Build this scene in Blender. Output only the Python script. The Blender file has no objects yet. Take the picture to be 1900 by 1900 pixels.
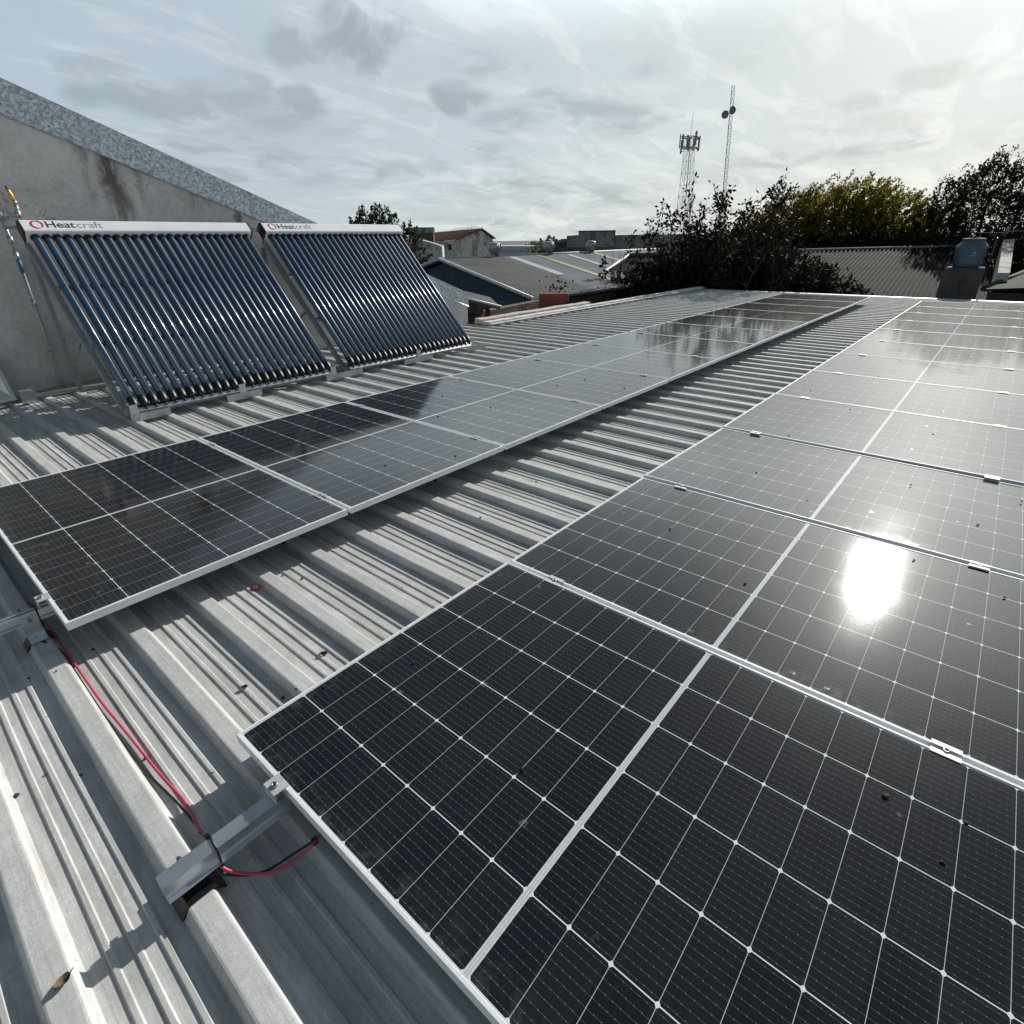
import bpy, bmesh, math, random
import numpy as np
from mathutils import Vector, Matrix

random.seed(7)
rng = np.random.default_rng(11)
scene = bpy.context.scene
COL = scene.collection

# ------------------------------------------------------------------ camera
cam_data = bpy.data.cameras.new("camera")
cam = bpy.data.objects.new("camera", cam_data)
COL.objects.link(cam)
cam_data.sensor_width = 36.0
cam_data.sensor_fit = 'HORIZONTAL'
cam_data.lens = 36.0 * 1012.73 / 1900.0
cam_data.clip_start = 0.05
cam_data.clip_end = 9000
cam_r = Vector((0.64519259, -0.76390628, -0.01318001))
cam_d = Vector((-0.34822264, -0.27866522, -0.89503446))
cam_f = Vector((0.68004964, 0.58205918, -0.4458022))
M = Matrix(((cam_r.x, -cam_d.x, -cam_f.x, -0.3140),
            (cam_r.y, -cam_d.y, -cam_f.y, -1.2691),
            (cam_r.z, -cam_d.z, -cam_f.z, 1.1898),
            (0, 0, 0, 1)))
cam.matrix_world = M
scene.camera = cam

# ------------------------------------------------------------------ sun and sky
SUN_DIR = Vector((0.88647, 0.0361, 0.46138)).normalized()
SUN_EL = math.asin(SUN_DIR.z)
SUN_ROT = math.atan2(SUN_DIR.x, SUN_DIR.y)
sd = bpy.data.lights.new("sun", 'SUN')
sd.energy = 5.0
sd.angle = math.radians(0.7)
sd.color = (1.0, 0.96, 0.90)
sun = bpy.data.objects.new("sun", sd)
COL.objects.link(sun)
sun.rotation_euler = (-SUN_DIR).to_track_quat('-Z', 'Y').to_euler()
sun.location = (30, 0, 30)


class NT:
    """small helper to write node trees as expressions"""
    def __init__(self, tree):
        self.t = tree

    def node(self, kind, **kw):
        n = self.t.nodes.new(kind)
        for k, v in kw.items():
            setattr(n, k, v)
        return n

    def put(self, sock, v):
        if isinstance(v, bpy.types.NodeSocket):
            self.t.links.new(v, sock)
        elif v is not None:
            if hasattr(sock.default_value, '__len__') and not hasattr(v, '__len__'):
                v = (v, v, v) if len(sock.default_value) == 3 else (v, v, v, 1)
            if hasattr(sock.default_value, '__len__') and len(sock.default_value) == 4 and len(v) == 3:
                v = (*v, 1)
            sock.default_value = v

    def m(self, op, a, b=None, c=None, clamp=False):
        n = self.node('ShaderNodeMath', operation=op, use_clamp=clamp)
        self.put(n.inputs[0], a)
        if b is not None: self.put(n.inputs[1], b)
        if c is not None: self.put(n.inputs[2], c)
        return n.outputs[0]

    def v(self, op, a, b=None, out=0):
        n = self.node('ShaderNodeVectorMath', operation=op)
        self.put(n.inputs[0], a)
        if b is not None: self.put(n.inputs[1], b)
        return n.outputs[out]

    def sep(self, a):
        n = self.node('ShaderNodeSeparateXYZ'); self.put(n.inputs[0], a)
        return n.outputs

    def comb(self, x, y, z):
        n = self.node('ShaderNodeCombineXYZ')
        for i, q in enumerate((x, y, z)): self.put(n.inputs[i], q)
        return n.outputs[0]

    def noise(self, vec, scale, detail=4, rough=0.55, dist=0.0, out=0):
        n = self.node('ShaderNodeTexNoise')
        self.put(n.inputs['Vector'], vec)
        n.inputs['Scale'].default_value = scale
        n.inputs['Detail'].default_value = detail
        n.inputs['Roughness'].default_value = rough
        n.inputs['Distortion'].default_value = dist
        return n.outputs[out]

    def voro(self, vec, scale, out='Distance'):
        n = self.node('ShaderNodeTexVoronoi')
        self.put(n.inputs['Vector'], vec)
        n.inputs['Scale'].default_value = scale
        return n.outputs[out]

    def step(self, x, a, b, lo=0.0, hi=1.0):
        n = self.node('ShaderNodeMapRange', interpolation_type='SMOOTHSTEP')
        for i, q in enumerate((x, a, b, lo, hi)): self.put(n.inputs[i], q)
        return n.outputs[0]

    def mix(self, f, a, b, blend='MIX'):
        n = self.node('ShaderNodeMix', data_type='RGBA', blend_type=blend)
        self.put(n.inputs['Factor'], f)
        self.put(n.inputs[6], a); self.put(n.inputs[7], b)
        return n.outputs[2]

    def scale(self, col, f):
        n = self.node('ShaderNodeVectorMath', operation='SCALE')
        self.put(n.inputs[0], col); self.put(n.inputs[3], f)
        return n.outputs[0]

    def bump(self, h, strength=0.2, dist=0.01):
        n = self.node('ShaderNodeBump')
        n.inputs['Strength'].default_value = strength
        n.inputs['Distance'].default_value = dist
        self.put(n.inputs['Height'], h)
        return n.outputs[0]


world = bpy.data.worlds.new("World")
scene.world = world
world.use_nodes = True
wt = world.node_tree
wt.nodes.clear()
w = NT(wt)
D = w.node('ShaderNodeTexCoord').outputs['Generated']
D = w.v('NORMALIZE', D)
dx_, dy_, dz_ = w.sep(D)
zc = w.m('MAXIMUM', dz_, 0.0)
ca = w.v('DOT_PRODUCT', D, tuple(SUN_DIR), out=1)
# cloud sheet coordinates: a flat layer overhead, seen in perspective
den = w.m('ADD', zc, 0.16)
P = w.comb(w.m('DIVIDE', dx_, den), w.m('DIVIDE', dy_, den), 0.0)
broad = w.noise(P, 0.9, 6, 0.55, 0.4)
fine = w.noise(w.v('ADD', P, (7.3, 2.1, 0.0)), 2.6, 8, 0.6, 0.5)
streak = w.noise(w.v('MULTIPLY', P, (0.9, 2.4, 1.0)), 2.2, 7, 0.6, 0.7)
glow = w.step(ca, 0.46, 1.05)
base = w.mix(glow, (4.85, 5.85, 6.65), (6.5, 7.2, 7.3))
back = w.step(ca, 0.35, -0.5, 1.0, 0.62)   # sky dimmed away from the sun, to darken faces turned there
hz = w.step(dz_, 0.10, 0.0)
base = w.mix(w.m('MULTIPLY', hz, 0.55), base, (6.3, 7.15, 7.2))
# dimmer overhead
dim = w.step(dz_, 0.26, 0.68, 1.0, 0.26)
dim = w.m('MULTIPLY', dim, back)
base = w.scale(base, dim)
# banks of broken cloud low over the horizon
lowp = w.v('MULTIPLY', D, (1.0, 1.0, 3.6))
lown = w.noise(lowp, 7.5, 9, 0.62, 0.6)
lowm = w.m('MULTIPLY', w.step(dz_, 0.15, 0.03), w.step(ca, 0.35, 0.75))
base = w.mix(w.m('MULTIPLY', lowm, w.step(lown, 0.50, 0.62)), base, (7.9, 8.5, 8.2))
base = w.mix(w.m('MULTIPLY', w.m('MULTIPLY', lowm, 0.75), w.step(lown, 0.47, 0.36)), base, (4.9, 5.6, 5.75))
# bright wisps and grey puffs
wisp = w.step(streak, 0.47, 0.64)
base = w.mix(w.m('MULTIPLY', wisp, w.m('ADD', 0.50, w.m('MULTIPLY', glow, 0.25))), base, w.scale(w.mix(glow, (6.7, 7.4, 7.8), (7.9, 8.5, 8.45)), dim))
grey = w.m('MULTIPLY', w.step(broad, 0.47, 0.62), w.step(fine, 0.42, 0.62))
base = w.mix(w.m('MULTIPLY', grey, 0.75), base, w.scale((3.7, 4.3, 4.75), dim))


def puff(base, direction, spread, amount, col):
    """one small dark cumulus at a fixed place in the sky, torn by the cloud noise"""
    d = Vector(direction).normalized()
    side = Vector((d.y, -d.x, 0)).normalized()
    off = w.v('SUBTRACT', D, tuple(d))
    a = w.m('DIVIDE', w.v('DOT_PRODUCT', off, tuple(side), out=1), spread[0])
    b = w.m('DIVIDE', w.m('SUBTRACT', dz_, d.z), spread[1])
    q = w.m('ADD', w.m('MULTIPLY', a, a), w.m('MULTIPLY', b, b))
    n1 = w.noise(w.v('MULTIPLY', D, (1, 1, 1.5)), 15.0, 8, 0.6, 0.7)
    q = w.m('SUBTRACT', q, w.m('MULTIPLY', w.m('SUBTRACT', n1, 0.5), 4.2))
    k = w.step(q, 1.25, -0.15)
    k = w.m('MULTIPLY', k, amount)
    return w.mix(k, base, col)


PUFFS = [((0.5944, 0.7659, 0.2453), (0.075, 0.042), 0.85, (3.3, 3.95, 4.45)),
         ((0.5177, 0.8226, 0.2353), (0.030, 0.026), 0.70, (3.6, 4.3, 4.8)),
         ((0.6995, 0.6905, 0.1842), (0.045, 0.022), 0.85, (3.4, 4.05, 4.45)),
         ((0.3530, 0.9205, 0.1677), (0.085, 0.024), 0.75, (3.4, 4.15, 4.75)),
         ((0.4687, 0.8674, 0.1673), (0.045, 0.018), 0.65, (3.6, 4.3, 4.8)),
         ((0.5328, 0.8269, 0.1797), (0.040, 0.020), 0.75, (3.5, 4.2, 4.7)),
         ((0.6658, 0.7391, 0.1021), (0.060, 0.013), 0.60, (4.0, 4.6, 4.95)),
         ((0.3116, 0.9315, 0.1960), (0.050, 0.016), 0.55, (3.7, 4.4, 5.0)),
         ((0.9039, 0.3703, 0.2140), (0.050, 0.018), 0.40, (5.6, 6.1, 6.1)),
         ((0.9740, 0.1450, 0.1720), (0.050, 0.014), 0.65, (4.9, 5.4, 5.4)),
         ((0.9645, 0.2141, 0.1547), (0.045, 0.012), 0.65, (4.9, 5.4, 5.4)),
         ((0.9737, 0.1857, 0.1323), (0.070, 0.012), 0.60, (5.2, 5.7, 5.7))]
for pf in PUFFS:
    base = puff(base, *pf)
base = w.mix(w.m('MULTIPLY', w.step(dz_, 0.34, 0.72), 0.85), base, (0.85, 1.22, 1.65))
# out-of-view sky band near the sun, brightened to lift the panels' reflections
sky_boost = w.m('MULTIPLY', w.m('MULTIPLY', w.step(dz_, 0.23, 0.36), w.step(dz_, 0.74, 0.52)), w.step(ca, 0.50, 0.95))
base = w.scale(base, w.m('ADD', 1.0, w.m('MULTIPLY', sky_boost, 1.1)))
halo = w.m('POWER', w.m('MAXIMUM', ca, 0.0), 60.0)
base = w.mix(w.m('MULTIPLY', halo, 0.9, clamp=True), base, (16.0, 16.6, 16.6))
sky = w.node('ShaderNodeTexSky', sky_type='NISHITA')
sky.sun_disc = False
sky.sun_elevation = SUN_EL
sky.sun_rotation = SUN_ROT
sky.dust_density = 2.0
base = w.mix(0.08, base, sky.outputs[0])
bg = w.node('ShaderNodeBackground')
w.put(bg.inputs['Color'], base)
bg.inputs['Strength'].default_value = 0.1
wo = w.node('ShaderNodeOutputWorld')
wt.links.new(bg.outputs[0], wo.inputs[0])

scene.view_settings.view_transform = 'Standard'
scene.view_settings.look = 'None'
scene.view_settings.exposure = 0.0
scene.view_settings.gamma = 1.0
scene.render.engine = 'CYCLES'
scene.render.resolution_x = 1024
scene.render.resolution_y = 1024

# ------------------------------------------------------------------ materials


def material(name, rough=0.5, metal=0.0, color=(0.5, 0.5, 0.5), ior=None):
    m = bpy.data.materials.new(name)
    m.use_nodes = True
    t = m.node_tree
    n = NT(t)
    b = t.nodes['Principled BSDF']
    b.inputs['Base Color'].default_value = (*color, 1)
    b.inputs['Roughness'].default_value = rough
    b.inputs['Metallic'].default_value = metal
    if ior: b.inputs['IOR'].default_value = ior
    oc = n.node('ShaderNodeTexCoord').outputs['Object']
    return m, n, b, oc


def plain(name, color, rough=0.5, metal=0.0, vary=0.25, scale=6.0, bump=0.0, bscale=60.0, ior=None):
    """a weathered one-colour surface: broad and fine mottling, uneven gloss"""
    m, n, b, oc = material(name, rough, metal, color, ior)
    a = n.noise(oc, scale, 6, 0.6)
    f = n.noise(oc, scale * 9, 4, 0.6)
    k = n.m('ADD', n.m('MULTIPLY', a, 0.65), n.m('MULTIPLY', f, 0.35))
    lo = tuple(c * (1 - vary) for c in color); hi = tuple(min(1, c * (1 + vary)) for c in color)
    n.put(b.inputs['Base Color'], n.mix(n.step(k, 0.35, 0.65), lo, hi))
    n.put(b.inputs['Roughness'], n.m('ADD', rough - 0.06, n.m('MULTIPLY', a, 0.12)))
    if bump:
        n.put(b.inputs['Normal'], n.bump(n.noise(oc, bscale, 5, 0.6), bump, 0.01))
    return m


def roof_metal():
    m, n, b, oc = material('weathered_zinc', 0.5, 0.05, (0.3, 0.31, 0.31))
    b.inputs['Specular IOR Level'].default_value = 0.06
    mott = n.noise(oc, 9.0, 7, 0.62, 0.3)
    fine = n.noise(oc, 85.0, 5, 0.65)
    grain = n.noise(oc, 420.0, 3, 0.7)
    run = n.noise(n.v('MULTIPLY', oc, (10.0, 0.7, 1.0)), 1.0, 6, 0.6)
    k = n.m('ADD', n.m('MULTIPLY', mott, 0.35), n.m('ADD', n.m('MULTIPLY', fine, 0.3), n.m('MULTIPLY', run, 0.35)))
    c = n.mix(n.step(k, 0.36, 0.64), (0.49, 0.490, 0.478), (0.67, 0.675, 0.665))
    brush = n.noise(n.v('MULTIPLY', oc, (150.0, 3.5, 30.0)), 1.0, 5, 0.65)
    c = n.mix(n.m('MULTIPLY', n.step(brush, 0.42, 0.70), 0.38), c, (0.29, 0.29, 0.285))
    c = n.mix(n.m('MULTIPLY', n.step(grain, 0.48, 0.70), 0.45), c, (0.20, 0.197, 0.19))
    # grime washed down into the valleys: a strip pattern of its own along each sheet
    x, y, z = n.sep(oc)
    low = n.step(z, 4.888, 4.874)
    dirt = n.m('MULTIPLY', low, n.step(n.noise(n.v('MULTIPLY', oc, (14.0, 2.2, 1.0)), 1.6, 7, 0.65, 0.4), 0.40, 0.66))
    c = n.mix(n.m('MULTIPLY', dirt, 0.42), c, (0.30, 0.28, 0.25))
    rust = n.m('MULTIPLY', n.step(n.noise(oc, 3.1, 8, 0.7, 0.6), 0.63, 0.74), 0.22)
    c = n.mix(rust, c, (0.20, 0.155, 0.11))
    spots = n.step(n.voro(oc, 23.0), 0.10, 0.04)
    c = n.mix(n.m('MULTIPLY', spots, n.step(mott, 0.5, 0.62)), c, (0.13, 0.125, 0.12))
    n.put(b.inputs['Base Color'], c)
    n.put(b.inputs['Roughness'], n.m('ADD', 0.54, n.m('MULTIPLY', mott, 0.24)))
    n.put(b.inputs['Normal'], n.bump(n.m('ADD', n.m('MULTIPLY', fine, 0.6), n.m('MULTIPLY', mott, 0.9)), 0.22, 0.004))
    return m


PW, PL, GAP = 1.134, 1.722, 0.020
PITCH = PW + GAP


def cell_glass():
    m, n, b, oc = material('solar_glass', 0.42, 0.0, (0.012, 0.014, 0.02), 1.5)
    x, y, z = n.sep(oc)
    mx, my, cg = 0.0120, 0.0130, 0.0150
    a = (PW - 2 * mx) / 6
    bb = (PL / 2 - my - cg / 2) / 9
    px = n.m('SUBTRACT', x, mx)
    ay = n.m('SUBTRACT', n.m('ABSOLUTE', n.m('ADD', y, PL / 2)), cg / 2)
    ddx = n.m('PINGPONG', px, a / 2)
    ddy = n.m('PINGPONG', ay, bb / 2)
    col = n.step(ddx, 0.0015, 0.0009)
    row = n.m('MULTIPLY', n.step(ddy, 0.0007, 0.0003), 0.75)
    cham = n.step(n.m('ADD', n.m('MULTIPLY', ddx, 0.85), ddy), 0.0064, 0.0056)
    line = n.m('MAXIMUM', n.m('MAXIMUM', col, row), cham)
    edge = n.m('MAXIMUM', n.m('LESS_THAN', px, 0.0), n.m('GREATER_THAN', px, PW - 2 * mx))
    edge = n.m('MAXIMUM', edge, n.m('GREATER_THAN', ay, bb * 9))
    bar = n.m('LESS_THAN', ay, 0.0)
    bus = n.step(n.m('PINGPONG', n.m('ADD', px, a / 20), a / 20), 0.00045, 0.00025)
    pads = n.m('MULTIPLY', n.step(n.m('PINGPONG', n.m('ADD', px, a / 20), a / 20), 0.0011, 0.0007), n.step(n.m('PINGPONG', ay, bb / 12), 0.0011, 0.0007))
    ci = n.node('ShaderNodeTexWhiteNoise', noise_dimensions='3D')
    oi = n.node('ShaderNodeObjectInfo')
    n.put(ci.inputs['Vector'], n.comb(n.m('FLOOR', n.m('DIVIDE', px, a)), n.m('FLOOR', n.m('DIVIDE', n.m('ADD', y, PL / 2), bb)), oi.outputs['Random']))
    c = n.mix(ci.outputs[0], (0.0050, 0.0056, 0.0080), (0.0088, 0.0096, 0.0125))
    c = n.mix(n.m('MULTIPLY', bus, 0.42), c, (0.20, 0.21, 0.22))
    c = n.mix(n.m('MULTIPLY', pads, 0.5), c, (0.30, 0.31, 0.32))
    c = n.mix(line, c, (0.70, 0.74, 0.75))
    # the wide middle ribbon: bright tape with two darker beads
    bead = n.step(n.m('ABSOLUTE', n.m('SUBTRACT', n.m('ABSOLUTE', n.m('ADD', y, PL / 2)), 0.0028)), 0.0011, 0.0005)
    tape = n.mix(bead, (0.60, 0.63, 0.64), (0.33, 0.36, 0.38))
    tape = n.mix(n.step(n.noise(oc, 160.0, 4, 0.7), 0.45, 0.7), tape, (0.45, 0.48, 0.50))
    c = n.mix(bar, c, tape)
    c = n.mix(edge, c, (0.55, 0.58, 0.58))
    # dust film, splashes, dried drops
    so = n.v('ADD', oc, n.comb(n.m('MULTIPLY', oi.outputs['Random'], 37.0), n.m('MULTIPLY', oi.outputs['Random'], 91.0), 0.0))
    film = n.noise(so, 2.4, 7, 0.62, 0.3)
    speck = n.step(n.noise(so, 210.0, 3, 0.7), 0.60, 0.78)
    blot = n.m('MULTIPLY', n.step(n.noise(so, 17.0, 7, 0.75, 1.2), 0.62, 0.76), n.step(n.noise(so, 3.3, 4, 0.6), 0.45, 0.6))
    drop = n.m('MULTIPLY', n.step(n.voro(so, 6.5), 0.085, 0.05), n.step(n.noise(so, 70.0, 4, 0.7), 0.40, 0.62))
    rim = n.step(n.m('MINIMUM', n.m('ADD', y, PL), n.m('MINIMUM', n.m('MULTIPLY', y, -1.0), x)), 0.10, 0.0)
    rimd = n.m('MULTIPLY', rim, n.step(n.noise(so, 26.0, 6, 0.7, 0.5), 0.45, 0.68))
    dust = n.m('ADD', n.m('MULTIPLY', n.step(film, 0.38, 0.78), 0.012), n.m('ADD', n.m('MULTIPLY', speck, 0.035), n.m('ADD', n.m('MULTIPLY', blot, 0.20), n.m('ADD', n.m('MULTIPLY', drop, 0.30), n.m('MULTIPLY', rimd, 0.09)))), clamp=True)
    c = n.mix(dust, c, (0.42, 0.40, 0.36))
    n.put(b.inputs['Base Color'], c)
    # a clear glass face over a thin film of dust that scatters light forwards
    n.put(b.inputs['Roughness'], n.m('ADD', 0.40, n.m('MULTIPLY', film, 0.08)))
    b.inputs['Specular IOR Level'].default_value = 0.0095
    b.inputs['Coat Weight'].default_value = 1.0
    b.inputs['Coat IOR'].default_value = 1.62
    n.put(b.inputs['Coat Roughness'], n.m('ADD', 0.046, n.m('ADD', n.m('MULTIPLY', film, 0.025), n.m('MULTIPLY', dust, 0.5))))
    grain = n.noise(so, 330.0, 2, 0.6)
    wave = n.noise(so, 1.6, 2, 0.5)
    hh = n.m('ADD', n.m('MULTIPLY', grain, 0.000056), n.m('MULTIPLY', wave, 0.0022))
    bp = n.node('ShaderNodeBump')
    bp.inputs['Strength'].default_value = 1.0
    bp.inputs['Distance'].default_value = 1.0
    n.put(bp.inputs['Height'], hh)
    n.put(b.inputs['Normal'], bp.outputs[0])
    n.put(b.inputs['Coat Normal'], bp.outputs[0])
    return m


def plaster():
    m, n, b, oc = material('grey_plaster', 0.9, 0.0, (0.2, 0.19, 0.18))
    b.inputs['Specular IOR Level'].default_value = 0.15
    a = n.noise(oc, 1.3, 8, 0.6, 0.4)
    f = n.noise(oc, 26.0, 6, 0.65)
    c = n.mix(n.step(n.m('ADD', n.m('MULTIPLY', a, 0.7), n.m('MULTIPLY', f, 0.3)), 0.35, 0.66), (0.43, 0.415, 0.40), (0.68, 0.66, 0.64))
    # damp runs below the joints of the flashing
    x, y, z = n.sep(oc)
    for (x0, z0, wd, ln, amt) in ((1.93, 2.0, 0.16, 1.05, 0.85), (1.72, 2.05, 0.07, 0.7, 0.45), (2.15, 1.95, 0.05, 0.55, 0.4), (2.72, 1.66, 0.14, 0.35, 0.5), (3.10, 1.47, 0.05, 0.22, 0.7)):
        wob = n.m('ADD', x, n.m('MULTIPLY', n.m('SUBTRACT', n.noise(oc, 3.5, 6, 0.65), 0.5), 0.30))
        k = n.step(n.m('ABSOLUTE', n.m('SUBTRACT', wob, x0)), wd, wd * 0.15)
        k = n.m('MULTIPLY', k, n.step(z, z0 - ln, z0 - ln * 0.25))
        k = n.m('MULTIPLY', k, n.step(n.noise(n.v('MULTIPLY', oc, (9.0, 1.0, 1.8)), 1.0, 6, 0.65), 0.36, 0.56))
        c = n.mix(n.m('MULTIPLY', k, amt), c, (0.075, 0.062, 0.045))
    patch = n.step(n.noise(oc, 4.2, 7, 0.7, 0.8), 0.60, 0.72)
    c = n.mix(n.m('MULTIPLY', patch, 0.3), c, (0.40, 0.385, 0.36))
    vo = n.node('ShaderNodeTexVoronoi', feature='DISTANCE_TO_EDGE')
    n.put(vo.inputs['Vector'], n.v('ADD', oc, n.scale(n.noise(oc, 2.2, 6, 0.65, out=1), 0.7)))
    vo.inputs['Scale'].default_value = 0.75
    crack = n.m('MULTIPLY', n.step(vo.outputs[0], 0.007, 0.002), n.step(n.noise(oc, 1.1, 3, 0.5), 0.48, 0.60))
    c = n.mix(n.m('MULTIPLY', crack, 0.6), c, (0.10, 0.095, 0.09))
    n.put(b.inputs['Base Color'], c)
    n.put(b.inputs['Normal'], n.bump(n.m('ADD', f, n.m('MULTIPLY', a, 2.0)), 0.25, 0.012))
    return m


def spangle():
    m, n, b, oc = material('spangled_zinc', 0.42, 0.55, (0.4, 0.45, 0.48))
    o2 = n.v('MULTIPLY', oc, (1.0, 1.0, 1.0))
    v1 = n.voro(n.v('ADD', o2, n.scale(n.noise(oc, 60.0, 3, 0.6, out=1), 0.03)), 62.0, 'Color')
    v2 = n.noise(oc, 34.0, 6, 0.72)
    k = n.m('ADD', n.m('MULTIPLY', n.sep(v1)[0], 0.42), n.m('MULTIPLY', v2, 0.62))
    c = n.mix(n.step(k, 0.25, 0.85), (0.27, 0.31, 0.335), (0.74, 0.77, 0.78))
    n.put(b.inputs['Base Color'], c)
    n.put(b.inputs['Roughness'], n.m('ADD', 0.34, n.m('MULTIPLY', n.sep(v1)[1], 0.22)))
    return m


def fibre_cement():
    m, n, b, oc = material('fibre_cement', 0.85, 0.0, (0.1, 0.1, 0.1))
    a = n.noise(oc, 1.6, 8, 0.65, 0.4)
    f = n.noise(n.v('MULTIPLY', oc, (1.0, 4.0, 1.0)), 5.0, 6, 0.7)
    b.inputs['Specular IOR Level'].default_value = 0.06
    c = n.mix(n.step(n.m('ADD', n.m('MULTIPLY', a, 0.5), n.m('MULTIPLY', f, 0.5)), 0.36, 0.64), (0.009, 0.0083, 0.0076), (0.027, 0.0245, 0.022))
    n.put(b.inputs['Base Color'], c)
    n.put(b.inputs['Normal'], n.bump(f, 0.3, 0.01))
    return m


def stained_wall(name, light, dark, amount=0.6):
    m, n, b, oc = material(name, 0.9, 0.0, light)
    b.inputs['Specular IOR Level'].default_value = 0.12
    a = n.noise(n.v('MULTIPLY', oc, (1.0, 1.0, 0.35)), 0.9, 8, 0.68, 0.6)
    f = n.noise(oc, 3.5, 6, 0.7)
    k = n.step(n.m('ADD', n.m('MULTIPLY', a, 0.65), n.m('MULTIPLY', f, 0.35)), 0.44, 0.62)
    n.put(b.inputs['Base Color'], n.mix(n.m('MULTIPLY', k, amount), light, dark))
    return m


def bricks():
    m, n, b, oc = material('red_brick', 0.9, 0.0, (0.3, 0.1, 0.07))
    t = n.node('ShaderNodeTexBrick')
    x, y, z = n.sep(oc)
    n.put(t.inputs['Vector'], n.comb(n.m('ADD', x, y), z, 0.0))
    t.inputs['Scale'].default_value = 1.0
    t.inputs['Brick Width'].default_value = 0.25
    t.inputs['Row Height'].default_value = 0.085
    t.inputs['Mortar Size'].default_value = 0.012
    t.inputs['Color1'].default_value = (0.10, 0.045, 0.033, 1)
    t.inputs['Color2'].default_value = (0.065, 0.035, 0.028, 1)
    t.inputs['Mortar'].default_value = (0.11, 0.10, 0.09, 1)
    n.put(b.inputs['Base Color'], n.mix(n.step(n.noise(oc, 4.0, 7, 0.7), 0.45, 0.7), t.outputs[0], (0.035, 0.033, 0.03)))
    return m


def leaf(name, dark, light, trans=0.35, rough=0.5, turn=None):
    m, n, b, oc = material(name, rough, 0.0, dark)
    b.inputs['Specular IOR Level'].default_value = 0.12
    g = n.node('ShaderNodeNewGeometry')
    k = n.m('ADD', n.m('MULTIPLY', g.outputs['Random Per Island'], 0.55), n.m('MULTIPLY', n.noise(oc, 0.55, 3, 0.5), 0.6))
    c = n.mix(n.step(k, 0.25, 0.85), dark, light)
    if turn:
        # one flank of this crown has already turned brown
        x, y, z = n.sep(oc)
        wob = n.m('ADD', y, n.m('MULTIPLY', n.m('SUBTRACT', n.noise(oc, 0.8, 4, 0.6), 0.5), 3.0))
        c = n.mix(n.m('MULTIPLY', n.step(wob, 0.3, 3.4), 0.8), c, turn)
    n.put(b.inputs['Base Color'], c)
    tr = n.node('ShaderNodeBsdfTranslucent')
    n.put(tr.inputs[0], c)
    mx = n.node('ShaderNodeMixShader')
    mx.inputs[0].default_value = trans
    out = n.t.nodes['Material Output']
    n.t.links.new(b.outputs[0], mx.inputs[1]); n.t.links.new(tr.outputs[0], mx.inputs[2])
    n.t.links.new(mx.outputs[0], out.inputs[0])
    return m


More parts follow.
